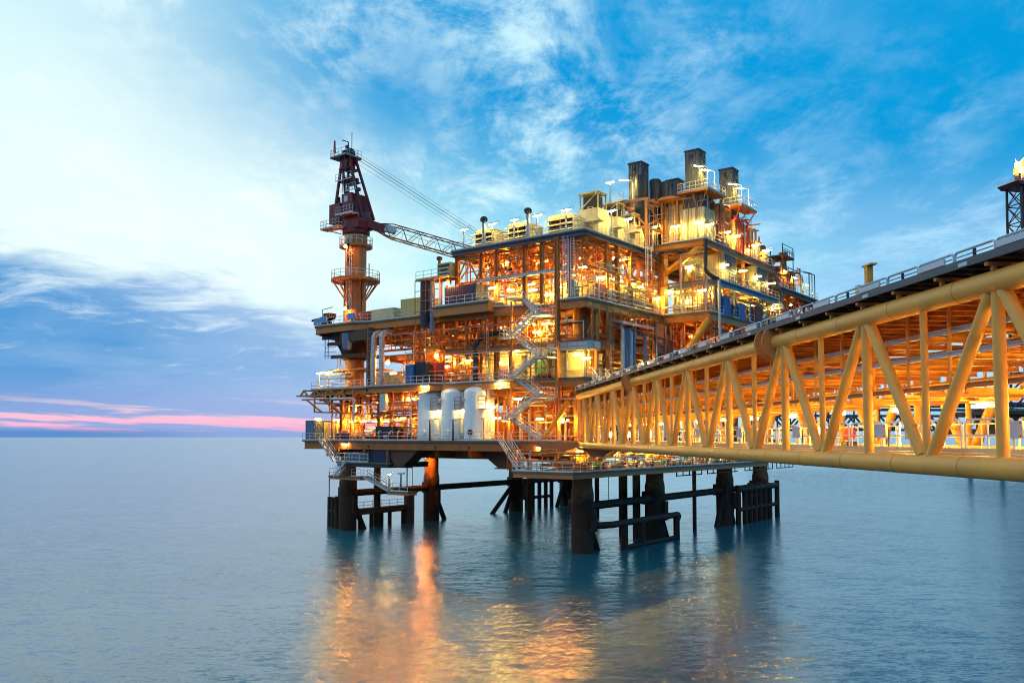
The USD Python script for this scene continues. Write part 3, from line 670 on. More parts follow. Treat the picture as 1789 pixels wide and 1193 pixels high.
for x, z in ((-48.8, 20.2), (-47.2, 21), (-44.7, 17.7), (-44.7, 19), (-41.2, 17.6), (-38.4, 17.4), (-44.6, 20)): obj(CT, "truss_member", MB().bar((x, -4.4, z), (x, -1.0, z), .18, .18), "dark_steel")
obj(CT, "grey_pipe", MB().pipe([(-40.5, -4.9, 19.5), (-35.5, -4.9, 19.5), (-35.5, -4.9, 16.0)], .2, 10), "galvanised", smooth=40)
obj(CT, "grey_pipe", MB().tube((-39, -3, 18.6), (-25, -3, 18.9), .12, n=8), "galvanised")
obj(CT, "grey_box", MB().box(-30.6, -29.4, -4.6, -4.1, 17.6, 20.0), "galvanised")
for x in (-41.8, -40.9): obj(CT, "hanger_pipe", MB().tube((x, -3.5, 13.6), (x, -3.5, 18), .1, n=6), "dark_steel")
# platforms slung below the crane deck
LW = part(plat, "under_crane_frames")
for z, x0, x1 in ((29.0, -45.4, -36), (28.0, -44.2, -36), (26.0, -43.4, -36)):
    obj(LW, "under_beam", MB().bar((x0, -2.4, z), (x1, -2.4, z), .3, .5), "brown_steel")
    obj(LW, "under_beam", MB().bar((x0, 1.4, z), (x1, 1.4, z), .3, .5), "brown_steel")
    obj(LW, "under_plate", MB().box(x0, x1, -2.6, 2.4, z - .1, z), "brown_steel")
for x in (-44.6, -43.9): obj(LW, "rail_post", MB().bar((x, -2.6, 25.8), (x, -2.6, 28.8), .08, .08), "dark_steel")
for z in (26.2, 26.8, 27.5): obj(LW, "rail_bar", MB().bar((-44.6, -2.6, z), (-42.2, -2.6, z), .06, .06), "dark_steel")
obj(LW, "pedestal_cone", MB().lathe((-41.4, .5, 25.6), [(1.7, 0), (2.2, 1.4), (3.3, 3.4), (3.3, 4.2)], 20), "brown_steel", smooth=40)
obj(LW, "hanging_drum", MB().lathe((-38.3, -3.8, 26.7), [(.5, 0), (.72, .4), (.75, 2.4)], 14), "steel_blue", smooth=40)
obj(LW, "brown_girder", MB().bar((-39.5, -3.9, 28.7), (-34, -3.9, 28.7), .3, 1.6), "brown_steel")
for z in (22.4, 23.0): obj(LW, "under_beam", MB().bar((-45.6, -2.8, z + .4), (-38.6, -2.8, z + .2), .16, .2), "dark_steel")
obj(LW, "under_plate", MB().box(-44.4, -35, -2.0, 2.4, 23.9, 24.1), "steel_ochre")
ladder(LW, -43.2, -.6, 21.1, 26.0)
# ---------------------------------------------------------------- pipework in the decks
pw = part(plat, "pipework")
PM = ["steel_orange", "galvanised", "steel_ochre", "steel_dark_orange", "brown_steel", "pale_cream", "steel_orange", "galvanised"]
def clutter(parent, n, x0, x1, y0, y1, z0, z1, rmin=.05, rmax=.2, seed=1, mats=PM, vertical=.45):
    g = random.Random(seed)
    for _ in range(n):
        r = rmin * (rmax / rmin) ** g.random(); x, y, z = g.uniform(x0, x1), g.uniform(y0, y1), g.uniform(z0, z1)
        pts = [(x, y, z)]; k = g.random()
        if k < vertical:
            zt = g.uniform(z, z1); pts = [(x, y, z0), (x, y, max(zt, z0 + .6))]
            if g.random() < .75: pts.append((min(x1, max(x0, x + g.choice((-1, 1)) * g.uniform(1, 5))), y, pts[-1][2]))
            if g.random() < .4: pts.append((pts[-1][0], min(y1, y + g.uniform(.8, 4)), pts[-1][2]))
        else:
            xe = min(x1, x + g.uniform(2, 12)); pts = [(x, y, z), (xe, y, z)]
            if g.random() < .6: pts.append((xe, y, g.choice((z0, z1))))
            elif g.random() < .5: pts.append((xe, min(y1, y + g.uniform(1, 4)), z))
        pts = [p for i, p in enumerate(pts) if i == 0 or np.linalg.norm(V3(*p) - V3(*pts[i-1])) > .3]
        if len(pts) > 1: obj(parent, "pipe", MB().pipe(pts, r, 6), g.choice(mats), smooth=50)
def along_y(parent, n, x0, x1, y0, y1, z0, z1, rmin=.05, rmax=.2, seed=1, mats=PM):
    g = random.Random(seed)
    for _ in range(n):
        r = rmin * (rmax / rmin) ** g.random(); x, z = g.uniform(x0, x1), g.uniform(z0, z1); a = g.uniform(y0, y1 - 2); b = min(y1, a + g.uniform(3, 14))
        pts = [(x, a, z), (x, b, z)]
        if g.random() < .6: pts.insert(0, (x, a, z0 if g.random() < .7 else z1))
        if g.random() < .4: pts.append((x, b, z0 if g.random() < .5 else z1))
        pts = [p for i, p in enumerate(pts) if i == 0 or np.linalg.norm(V3(*p) - V3(*pts[i-1])) > .3]
        obj(parent, "pipe", MB().pipe(pts, r, 6), g.choice(mats), smooth=50)
clutter(pw, 46, -45, -27, -2.0, 6, 16.6, 20.4, seed=1); clutter(pw, 36, -40, -27, -2.5, 2, 13.5, 17.0, .05, .14, seed=2)
clutter(pw, 40, -14, 1, -2.2, 5, 13.5, 20.3, seed=3)
pw2 = part(plat, "pipework")
clutter(pw2, 55, -32, -9, -1.0, 5, 26.0, 29.8, .05, .22, seed=4, mats=PM[:5]); clutter(pw2, 46, -31, -16, -1.8, 4, 21.1, 25.2, seed=5); clutter(pw2, 30, -8, 1.5, -2, 4, 21.1, 29.6, seed=6)
along_y(pw2, 40, .5, 2.6, -1, 40, 21.1, 29.6, seed=7); along_y(pw2, 30, 1, 2.8, 0, 40, 13.6, 20.3, seed=8)
pw3 = part(plat, "pipework")
along_y(pw3, 110, .6, 3.6, -6, 49, 10.05, 12.6, .04, .13, seed=9, mats=["pale_cream", "steel_ochre", "galvanised", "steel_orange", "brown_steel", "white_paint"])
along_y(pw3, 40, 2.8, 9, 17, 43, 25, 29.8, .05, .2, seed=10, mats=["steel_dark_orange", "steel_orange", "maroon", "galvanised"])
clutter(pw3, 40, -17, 1, -.5, 8, 30.7, 35.5, .05, .2, seed=11); along_y(pw3, 40, 1.0, 2.2, -1, 16, 30.7, 35.0, .05, .16, seed=12, mats=["steel_ochre", "galvanised", "pale_cream", "cream_panel"])
pw4 = part(plat, "pipework")
along_y(pw4, 34, 3, 9.2, 17.5, 40, 30.8, 34.0, .05, .2, seed=13, mats=["pale_cream", "cream_panel", "steel_ochre", "galvanised"])
clutter(pw4, 40, 3, 9, 16.8, 18.8, 30.7, 34.3, .05, .16, seed=14, mats=["pale_cream", "cream_panel", "steel_ochre", "galvanised"], vertical=.7)
clutter(pw4, 26, 6.6, 9.2, 19.5, 24, 40.3, 46.5, .06, .16, seed=15, mats=["steel_orange", "steel_orange", "maroon", "steel_ochre"], vertical=1.0)
clutter(pw4, 26, 6.6, 9.2, 29.6, 36, 40.3, 46.0, .06, .18, seed=16, mats=["steel_orange", "red_paint", "steel_ochre", "yellow_paint"], vertical=1.0)
clutter(pw4, 26, 1, 8, 46, 62, 38.1, 42.5, .06, .2, seed=17, mats=["brown_steel", "steel_dark_orange", "dark_steel"], vertical=.8)
pw5 = part(plat, "pipework")
FN = ["steel_orange", "galvanised", "steel_orange", "steel_ochre", "steel_dark_orange"]
clutter(pw5, 46, -45, -9, -3.6, -2.2, 13.5, 20.6, .035, .09, seed=21, mats=FN); clutter(pw5, 50, -29, -2, -3.2, -1.6, 21.1, 30.2, .035, .09, seed=22, mats=FN)
clutter(pw5, 40, -18, 1.5, -2.4, -.5, 30.7, 38.0, .035, .09, seed=23, mats=FN); along_y(pw5, 60, 2.2, 2.9, -2.5, 42, 21.1, 30.0, .035, .1, seed=24, mats=FN)
pw6 = part(plat, "pipework")
along_y(pw6, 16, 2.0, 2.5, -2, 16, 30.7, 38.2, .035, .09, seed=25, mats=FN); along_y(pw6, 40, 8.2, 9.3, 17, 43, 25, 34.6, .035, .1, seed=26, mats=FN); clutter(pw6, 36, -4, 9, 15.8, 16.8, 30.7, 39.4, .035, .1, seed=27, mats=FN); clutter(pw6, 30, -3, 9, 16.0, 18, 40.3, 47, .035, .09, seed=28, mats=FN, vertical=.9)
clutter(pw6, 40, -6, 4, -7.6, -5, 10.05, 12.6, .035, .09, seed=29, mats=FN)
for i in range(26):
    y = -2 + i*1.7; obj(pw6, "hanger_post", MB().bar((2.75, y, 27.2 if i % 3 else 25.8), (2.75, y, 29.8), .09, .09), "steel_ochre")
# cable trays and pipe racks that run the length of the left face
tr = part(plat, "cable_trays")
for z, y in ((29.6, -2.6), (28.4, -2.7), (27.6, -2.7), (26.8, -2.8), (20.0, -2.6), (19.4, -2.4), (18.4, -2.6), (17.2, -2.2)):
    obj(tr, "cable_tray", MB().ibeam((-33.2, y, z), (-9.5 if z > 25 else -27, y, z), .3, .14), "galvanised" if z in (28.4, 19.4) else "steel_orange")
for z in (24.9, 24.5, 25.2): obj(tr, "cable_tray", MB().bar((-21, -2.9, z), (-3.6, -2.9, z), .3, .10), "steel_orange" if z != 24.9 else "galvanised")
for x in np.arange(-33, -8.6, 1.25): obj(tr, "tray_hanger", MB().bar((x, -2.95, 26.2), (x, -2.95, 30.0), .07, .07), "steel_orange")
# blue vertical pipe bundle and dark louvred tower on the right-hand face
bp = part(plat, "blue_pipe_bundle")
for i, y in enumerate((4.6, 5.3, 6.0, 6.7, 7.4, 10.4)):
    obj(bp, "blue_pipe", MB().pipe([(3.1, y, 19.5), (3.1, y, 27.8 - .1*i), (1.0, y, 28.3)], .27, 10), "steel_blue" if i % 3 else "galvanised", smooth=40)
obj(bp, "canopy", MB().prism([(1.6, 28.6), (3.8, 28.0), (3.8, 28.3), (1.6, 28.9)], 3.6, 11.6, 1), "galvanised")
dt = thing("louvred_tower", "tall dark louvred casing standing on the right-hand face below the upper deck", "louvred casing", (2.4, 16, 21))
obj(dt, "casing", MB().box(1.9, 3.0, 13.9, 18.4, 21.1, 29.2), "charcoal")
for z in np.arange(22, 29.2, 1.05): obj(dt, "frame_rib", MB().box(1.85, 3.14, 13.75, 18.55, z, z + .1), "brown_steel")
for y in (13.8, 16.1, 18.45): obj(dt, "frame_post", MB().box(2.9, 3.1, y - .06, y + .06, 21.1, 29.2), "steel_blue")

# ---------------------------------------------------------------- white storage tanks
for i, (x, lab) in enumerate(((-23.05, "white domed storage tank, leftmost of the three on the main deck"), (-18.8, "white domed storage tank between the two others on the main deck"), (-14.75, "white domed storage tank nearest the stairs"))):
    y = -1.9; t = thing("storage_tank", lab, "storage tank", (x, y, 13.5), group=None)
    obj(t, "shell", MB().lathe((x, y, 13.6), dome_profile(2.02, 6.95 + .05*i, .42, 9), 40), "tank_white", smooth=35)
    obj(t, "skirt", MB().lathe((x, y, 13.5), [(2.1, 0), (2.1, .28), (2.03, .3)], 40), "galvanised", smooth=35)
    obj(t, "nozzle", MB().tube((x - 1.0, y - 1.6, 18.9), (x - 1.15, y - 2.05, 18.9), .16, n=10), "white_paint")
    obj(t, "manway", MB().tube((x + .2, y - 1.9, 14.6), (x + .2, y - 2.2, 14.6), .36, n=14), "maroon" if i == 2 else "tank_white")
    for zz in (15.3, 17.1, 18.9): obj(t, "weld_seam", MB().lathe((x, y, zz), [(2.0, 0), (2.034, .01), (2.034, .05), (2.0, .06)], 40), "tank_white", smooth=35)
    obj(t, "top_pipe", MB().pipe([(x + .1, y, 20.4), (x + .1, y, 20.9), (x + 1.2, y + 1.5, 20.9)], .1, 8), "white_paint")
    ladder(t, x + 2.16, y - .6, 14, 20.0, along=1, cage=False)
    m = MB(); m.box(x + 1.3, x + 2.6, y - 1.9, y - .9, 17.5, 17.6)
    obj(t, "gauge_platform", m, "steel_orange")
    m = MB()
    for dx in (1.35, 2.55): m.tube((x + dx, y - 1.85, 17.6), (x + dx, y - 1.85, 19.2), .05, n=5)
    for z in (18.2, 18.7, 19.2): m.tube((x + 1.35, y - 1.85, z), (x + 2.55, y - 1.85, z), .04, n=5)
    obj(t, "gauge_frame", m, "steel_orange")

# ---------------------------------------------------------------- stair tower
st = thing("stair_tower", "grey zigzag stairs climbing the left face from the lowest deck to the top", "stairs", (-5, -4.6, 13.5))
fl = [((-5.9, 31.1), (-3.5, 28.75)), ((-3.4, 28.7), (-6.9, 26.3)), ((-6.9, 26.25), (-3.2, 23.6)), ((-3.2, 23.55), (-7.0, 21.25)), ((-7.0, 21.2), (-3.2, 18.85)), ((-3.2, 18.8), (-7.4, 16.15)), ((-7.4, 16.1), (-3.2, 13.65))]
for i, ((xa, za), (xb, zb)) in enumerate(fl):
    y = -5.6 if i % 2 else -4.5
    flight(st, (xa, y, za), (xb, y, zb), 1.0)
for (x0, x1, z) in ((-3.6, -1.4, 28.7), (-8.4, -6.8, 26.25), (-3.4, -1.2, 23.55), (-8.6, -6.9, 21.2), (-3.4, -1.2, 18.8), (-8.8, -7.3, 16.1), (-7.4, -5.8, 31.05)):
    obj(st, "landing", MB().box(x0, x1, -5.7, -3.4, z - .16, z), "galvanised")
    handrail(st, (x0, -5.65, z), (x1, -5.65, z), 1.05, "rail_paint", .8, toe=False)
    e = x1 if x0 > -5 else x0
    handrail(st, (e, -5.65, z), (e, -3.5, z), 1.05, "rail_paint", .8, toe=False)
for x in (-1.3, -8.2): obj(st, "stair_post", MB().bar((x, -3.5, 10.0 if x > -4 else 13.5), (x, -3.5, 31), .22, .22), "steel_ochre")
for z in (21.1, 25.7, 28.7): obj(st, "stair_tie", MB().bar((-8.2, -3.5, z - .4), (-1.3, -3.5, z - .4), .16, .2), "steel_ochre")
for z0, z1 in ((21, 23.4), (16, 18.7), (26, 28.5)): obj(st, "stair_brace", MB().bar((-1.4, -3.6, z0), (-3.4, -3.6, z1), .12, .12), "steel_ochre")
flight(st, (-8.7, -5.4, 13.5), (-3.8, -8.0, 10.0), 1.2, (.47, .88, 0))
lf = thing("hanging_stairs", "steep open stairs descending from the main deck's far left end", "stairs", (-41, -5, 12))
flight(lf, (-42.6, -5.2, 13.5), (-39.4, -5.2, 10.5), .9)
flight(lf, (-37.2, -5.0, 10.4), (-39.6, -5.0, 8.3), .9)
flight(lf, (-34.9, -3.6, 8.3), (-29.8, -3.6, 6.5), .9)
bs = thing("bridge_stairs", "short grey stairs from the mezzanine down to the bridge roof", "stairs", (4.0, -2.4, 20))
flight(bs, (2.7, -1.9, 21.1), (5.6, -4.6, 19.4), 1.6, (.68, .73, 0), rail="galvanised")
rs = thing("far_stairs", "dark stairs descending from the stack deck's right end", "stairs", (9, 41, 38))
flight(rs, (8.6, 40.6, 41.6), (8.6, 46.2, 35.2), 1.2, (-1, 0, 0), mat="dark_steel", rail="steel_blue")
# ---------------------------------------------------------------- pedestal crane
CX, CY = -41.4, .5
cr = thing("pedestal_crane", "dark red lattice-boom crane on a yellow pedestal at the platform's left end", "crane", (CX, CY, 30.6))
ped = obj(cr, "pedestal", MB().lathe((CX, CY, 30.7), [(1.62, 0), (1.62, 12.4), (1.75, 12.5), (1.75, 14.2)], 28), "steel_ochre", smooth=40)
obj(ped, "seam_plate", MB().bar((CX - .3, CY - 1.66, 31), (CX - .3, CY - 1.66, 43), .5, .06, up=(0, 1, 0)), "steel_orange")
ladder(cr, CX + .75, CY - 1.75, 31, 44.5)
obj(ped, "dark_door", MB().box(CX - .1, CX + .8, CY - 1.70, CY - 1.4, 40.2, 41.6), "dark_steel")
def round_platform(parent, z, r, n=18, h=1.15, mat="steel_orange", name="ring_platform"):
    p = part(parent, name)
    obj(p, "floor", MB().lathe((CX, CY, z - .35), [(1.64, 0), (r, 0), (r, .35), (1.64, .35)], n), mat)
    m = MB(); P = [(CX + r*.98*math.cos(2*math.pi*i/n), CY + r*.98*math.sin(2*math.pi*i/n)) for i in range(n + 1)]
    for a, b in zip(P, P[1:]):
        for k in (.55, 1): m.tube((*a, z + h*k), (*b, z + h*k), .04, n=5)
        m.tube((*a, z), (*a, z + h), .04, n=5)
    obj(p, "handrail", m, "rail_paint")
    return p
rp = round_platform(cr, 38.0, 3.75)
for i in range(12):
    a = 2*math.pi*i/12; obj(rp, "support_strut", MB().bar((CX + 3.5*math.cos(a), CY + 3.5*math.sin(a), 37.7), (CX + 1.6*math.cos(a), CY + 1.6*math.sin(a), 34.9), .14, .16), "steel_orange")
round_platform(cr, 43.3, 2.55)
obj(rp, "camera_mast", MB().tube((CX + 3.6, CY - .6, 37), (CX + 3.6, CY - .6, 40.0), .08, n=6), "dark_steel")
for dx in (-1.85, 2.0): obj(cr, "cable_riser", MB().tube((CX + dx, CY - .6, 31), (CX + dx, CY - .6, 38), .10, n=6), "dark_steel")
# slewing house
ho = part(cr, "slewing_house")
obj(ho, "turntable", MB().lathe((CX, CY, 44.9), [(1.9, 0), (2.1, .1), (2.1, .9)], 24), "crane_red", smooth=40)
obj(ho, "house_body", MB().prism([(CX - 1.6, 45.7), (CX + 2.2, 45.7), (CX + 2.3, 46.8), (CX + 1.2, 48.6), (CX + .7, 51.2), (CX - 1.5, 51.2)], CY - 1.7, CY + 1.7, 1), "crane_red")
obj(ho, "machinery_box", MB().box(CX - 4.1, CX - 1.62, CY - 1.9, CY + 2.1, 46.9, 49.9), "crane_red")
obj(ho, "operator_cab", MB().box(CX - .2, CX + 1.6, CY - 2.5, CY - 1.71, 47.4, 49.4), "crane_red")
obj(ho, "house_window", MB().box(CX - .9, CX - .1, CY - 1.75, CY - 1.6, 49.9, 50.8), "sign_grey")
obj(ho, "walkway", MB().box(CX - 4.6, CX - .4, CY - 3.2, CY - 1.72, 45.75, 45.9), "steel_ochre")
for x0, x1 in ((CX - 4.6, CX - .4),): handrail(ho, (x0, CY - 3.15, 45.9), (x1, CY - 3.15, 45.9), 1.2, "galvanised", .7); handrail(ho, (x0, CY - 3.15, 45.9), (x0, CY + 1, 45.9), 1.2, "galvanised", 1); handrail(ho, (x1, CY - 3.15, 45.9), (x1, CY - 1.8, 45.9), 1.2, "galvanised", 1)
obj(ho, "walkway", MB().box(CX - 1.5, CX + 2.4, CY - 3.0, CY - 1.72, 47.6, 47.72), "galvanised")
handrail(ho, (CX - 1.5, CY - 2.95, 47.7), (CX + 2.4, CY - 2.95, 47.7), 1.1, "galvanised", .6)
for (x, z) in ((CX - 3.8, 50.0), ): 
    obj(ho, "lamp_array", MB().bar((x - .1, CY, z), (x - .3, CY, z + 1.6), .5, .18), "dark_steel")
obj(ho, "light_bracket", MB().pipe([(CX + 1.3, CY - 1.5, 50.6), (CX + 2.3, CY - 1.8, 51.1), (CX + 2.9, CY - 1.9, 51.0)], .12, 6), "dark_steel")
obj(ho, "light_head", MB().box(CX + 2.1, CX + 2.7, CY - 2.1, CY - 1.6, 51.1, 51.5), "dark_steel")
# A-frame mast
ma = part(cr, "mast")
for dx, dy in ((-3.4, -1.2), (-1.0, -1.4), (-3.4, 1.3), (-1.0, 1.4)):
    top = (CX - 1.9 + (.5 if dx > -1 else -.8), CY + dy*.5, 57.4)
    z0 = 49.8 if dx < -1 else 51.4
    obj(ma, "mast_leg", MB().bar((CX + dx, CY + dy, z0), top, .34, .34), "crane_red")
for dy in (-1.2, 1.3): obj(ma, "back_leg", MB().bar((CX + 2.5, CY + dy, 47.2), (CX - 1.1, CY + dy*.5, 57.4), .34, .34), "crane_red")
for z, k in ((53.4, .40), (55.4, .62)):
    m = MB(); m.box(CX - 3.1 + k*.6, CX - .1 - k*.8, CY - 1.3, CY + 1.3, z, z + .14); obj(ma, "mast_floor", m, "crane_red")
obj(ma, "mast_block", MB().box(CX - 1.9, CX - .5, CY - .9, CY + .9, 53.5, 54.1), "crane_red")
handrail(ma, (CX - 3.2, CY - 1.5, 53.5), (CX + .3, CY - 1.5, 53.5), 1.1, "galvanised", .8); handrail(ma, (CX - .6, CY - 1.7, 51.5), (CX + 1.6, CY - 1.7, 51.5), 1.1, "galvanised", .7)
obj(ma, "head_floor", MB().box(CX - 4.3, CX - .8, CY - 1.7, CY + 1.7, 57.3, 57.5), "crane_red")
obj(ma, "head_block", MB().prism([(CX - 2.9, 57.2), (CX - 1.0, 57.2), (CX - 1.4, 55.9), (CX - 2.5, 55.9)], CY - .9, CY + .9, 1), "crane_red")
handrail(ma, (CX - 4.2, CY - 1.65, 57.5), (CX - .8, CY - 1.65, 57.5), 1.1, "galvanised", .8); handrail(ma, (CX - 4.2, CY - 1.6, 57.5), (CX - 4.2, CY + 1.6, 57.5), 1.1, "galvanised", .9); handrail(ma, (CX - .8, CY - 1.65, 57.5), (CX - .8, CY + 1.6, 57.5), 1.1, "galvanised", .9)
for x in (CX - 2.5, CX - 1.4): obj(ma, "sheave", MB().lathe((x - .25, CY, 58.1), [(.3, 0), (.75, .05), (.75, .45), (.3, .5)], 16, axis=0), "dark_steel", smooth=40)
obj(ma, "antenna", MB().tube((CX - 1.2, CY, 57.5), (CX - 1.2, CY, 61.4), .05, n=5), "dark_steel")
obj(ma, "beacon_mast", MB().pipe([(CX - 2.0, CY, 57.5), (CX - 2.0, CY, 60.0), (CX - 3.5, CY, 60.6)], .09, 6), "dark_steel")
obj(ma, "beacon_box", MB().box(CX - 2.5, CX - 2.05, CY - .2, CY + .2, 59.0, 59.5), "dark_steel")
obj(ma, "orange_buoy", MB().tube((CX - 3.7, CY - 1.3, 58.2), (CX - 3.7, CY - 1.3, 60.2), .22, .12, n=8), "red_paint")
ladder(ma, CX - 1.4, CY - 1.5, 51.5, 57.2, cage=False, mat="dark_steel", w=.4)
# boom
bm = part(cr, "boom")
B0, B1 = V3(-38.9, 2.2, 46.2), V3(-21.6, 16.0, 39.8)
bd = (B1 - B0) / np.linalg.norm(B1 - B0); bs_ = np.cross(bd, (0, 0, 1)); bs_ /= np.linalg.norm(bs_); bu = np.cross(bs_, bd)
NB = 17
def bpt(i, s, u):
    t = i / NB; w = .95 * min(1, .35 + t * 5, .45 + (1 - t) * 3); h = 1.0 * min(1, .4 + t * 6, .5 + (1 - t) * 3)
    return B0 + (B1 - B0) * t + bs_ * s * w + bu * u * h
for s in (-1, 1):
    for u in (-1, 1):
        for i in range(NB): obj(bm, "chord", MB().tube(bpt(i, s, u), bpt(i + 1, s, u), .085, n=6), "crane_red" if (s, u) in ((1, 1), (-1, 1)) else "steel_orange")
for i in range(NB):
    for s in (-1, 1): obj(bm, "lacing", MB().tube(bpt(i, s, 1 if i % 2 else -1), bpt(i + 1, s, -1 if i % 2 else 1), .05, n=5), "dark_steel")
    for u in (-1, 1): obj(bm, "lacing", MB().tube(bpt(i, 1 if i % 2 else -1, u), bpt(i + 1, -1 if i % 2 else 1, u), .05, n=5), "steel_orange")
obj(bm, "boom_foot", MB().bar(V3(CX + 1.8, CY + .6, 46.6), bpt(1.2, 0, 0), 1.1, 1.2), "maroon")
obj(bm, "winch_cover", MB().bar(bpt(1.1, 0, .3), bpt(2.3, 0, .3), 1.2, 1.0), "galvanised")
obj(bm, "boom_walkway", MB().bar(bpt(1, -1.25, -1.0), bpt(NB, -1.25, -1.0), .7, .08), "steel_ochre")
m = MB()
for i in range(2, NB): m.tube(bpt(i, -1.6, -1), bpt(i, -1.6, .5), .035, n=4); m.tube(bpt(i, -1.6, .5), bpt(i + 1, -1.6, .5), .035, n=4)
obj(bm, "handrail", m, "rail_paint")
hd = part(cr, "hoist_ropes")
for k, (da, db) in enumerate(((0, 3.4), (.5, 2.5), (.62, 2.2), (1.1, 1.5), (1.28, .9), (2.0, .2))):
    a = V3(CX - .9, CY - .7 + .28*k, 58.6 - da); b = bpt(NB, -1 + .4*k, db)
    obj(hd, "rope", MB().tube(a, b, .022, n=5), "dark_steel")
# crane deck stores
t = thing("lifeboat", "dark boat-shaped launch resting at the far left edge of the crane deck", "boat", (-47, 0, 31.6))
obj(t, "hull", MB().add(*(lambda s: (s.vertices * (2.7, .9, .30) + (-46.8, -1.2, 32.15), s.faces))(trimesh.creation.icosphere(2, 1.0))), "matt_black", smooth=True)
obj(t, "canopy", MB().box(-46.0, -44.6, -1.9, -.5, 32.3, 32.95), "brown_steel"); obj(t, "mast_rail", MB().pipe([(-47, -1.2, 32.4), (-47, -1.2, 33.7), (-44.6, -1.2, 33.9)], .06, 5), "dark_steel")
obj(t, "cradle", MB().box(-48.0, -45.2, -1.7, -.8, 30.6, 31.75), "dark_steel")
for x, lab in ((-45.9, "blue sign box on the crane deck railing, left of the pedestal lamp"), (-42.9, "blue sign box on the crane deck railing, below the pedestal"), (-36.8, "small blue sign box on the crane deck railing, right of the pedestal")):
    y = -4.45 if x > -45 else -3.1
    t = thing("rail_sign", lab, "sign", (x, y, 31.2)); obj(t, "panel", MB().box(x - .75, x + .75, y - .1, y + .1, 31.0, 31.9), "sign_blue"); obj(t, "clamp", MB().box(x - .1, x + .1, y + .1, y + .24, 30.8, 31.7), "dark_steel")
def ribbed_box(t, x0, x1, y0, y1, z0, z1, mat, sp=.35, depth=.05):
    """A container body with corrugated sides, corner posts and rails."""
    obj(t, "container_body", MB().box(x0 + depth, x1 - depth, y0 + depth, y1 - depth, z0 + .02, z1 - .02), mat)
    m = MB()
    for x in np.arange(x0 + .25, x1 - .2, sp): m.box(x, x + sp*.5, y0 + .01, y0 + depth + .002, z0 + .15, z1 - .15)
    for y in np.arange(y0 + .25, y1 - .2, sp): m.box(x1 - depth - .002, x1 - .01, y, y + sp*.5, z0 + .15, z1 - .15)
    obj(t, "side_ribs", m, mat)
    m = MB()
    for x in (x0, x1 - .14):
        for y in (y0, y1 - .14): m.box(x, x + .14, y, y + .14, z0, z1)
    for z in (z0 + .001, z1 - .13):
        m.box(x0 + .14, x1 - .14, y0 + .004, y0 + .13, z, z + .12); m.box(x1 - .13, x1 - .004, y0 + .14, y1 - .14, z, z + .12)
    obj(t, "frame", m, mat)
def container(label, x0, x1, y0, y1, z0, z1, mat, name="shipping_container", cat="container"):
    t = thing(name, label, cat, ((x0 + x1) / 2, (y0 + y1) / 2, z0)); ribbed_box(t, x0, x1, y0, y1, z0, z1, mat); return t
container("brown container on the crane deck beside the pedestal foot", -38.6, -35.9, -1.2, 1.2, 30.6, 32.6, "maroon")
container("pale cream box with a blue panel on the crane deck, right of the brown container", -35.6, -31.0, -1.6, .8, 30.62, 32.6, "pale_cream")
container("pale yellow equipment box on the upper deck left of the dark column", -29.8, -25.2, -1.4, 1.6, 30.6, 33.6, "cream_panel")
container("navy container with ribbed sides on the jutting upper platform", -19.4, -13.9, -3.6, -1.2, 31.42, 33.95, "navy")
container("blue container at the far left end of the main deck", -48.2, -46.1, -3.2, .4, 13.55, 16.5, "steel_blue")
container("yellow lit workshop box beside the blue container on the main deck", -45.5, -41.0, -1.8, 1.4, 13.55, 16.2, "cream_panel")
container("dark tool container behind the main deck rail left of the white tanks", -33.4, -29.6, -2.6, -.6, 13.55, 15.5, "charcoal")
container("narrow blue locker in front of the dark units on the mezzanine", -26.3, -24.9, -3.8, -2.8, 21.15, 23.9, "blue_paint")
container("dark unit on the mezzanine right of the narrow blue locker", -24.8, -22.6, -3.6, -1.2, 21.15, 24.2, "charcoal")
container("brown unit on the mezzanine at the right of the dark one", -22.4, -20.0, -2.8, -.6, 21.15, 24.1, "maroon")
container("red ribbed unit on the mezzanine behind the blue locker", -28.6, -26.4, -1.0, 1.0, 21.15, 24.0, "red_paint")
container("blue hanging box on the low platform under the main deck", -38.6, -33.4, -3.9, -2.0, 10.45, 11.8, "steel_blue")
container("dark long box on the low platform right of the blue one", -33.0, -29.2, -3.8, -1.6, 10.45, 12.2, "navy")
container("blue cabinet standing by the orange one under the gallery deck", 7.6, 9.2, 21.6, 23.9, 30.65, 33.3, "blue_paint")
container("middle blue cabinet under the gallery deck", 7.8, 9.2, 26.8, 29.2, 30.65, 33.0, "blue_paint")
container("dark red cabinet under the gallery deck", 7.8, 9.2, 32.2, 35.6, 30.65, 33.2, "maroon")
container("blue cabinet at the far right under the gallery deck", 7.8, 9.2, 37.4, 40.0, 30.65, 32.2, "blue_paint")
container("orange red cabinet left of the first blue one under the gallery deck", 6.0, 7.5, 21.2, 23.2, 30.65, 33.2, "red_paint")
t = thing("hose_bundle", "red covered bundle by the railing near the yellow workshop box", "hose reel", (-40, -2.6, 13.5))
obj(t, "bundle", MB().add(*(lambda s: (s.vertices * (1.5, .7, .62) + (-40.0, -2.7, 14.35), s.faces))(trimesh.creation.icosphere(2, 1.0))), "maroon", smooth=True); obj(t, "cradle", MB().box(-41.1, -38.9, -3.1, -2.3, 13.52, 13.95), "dark_steel")
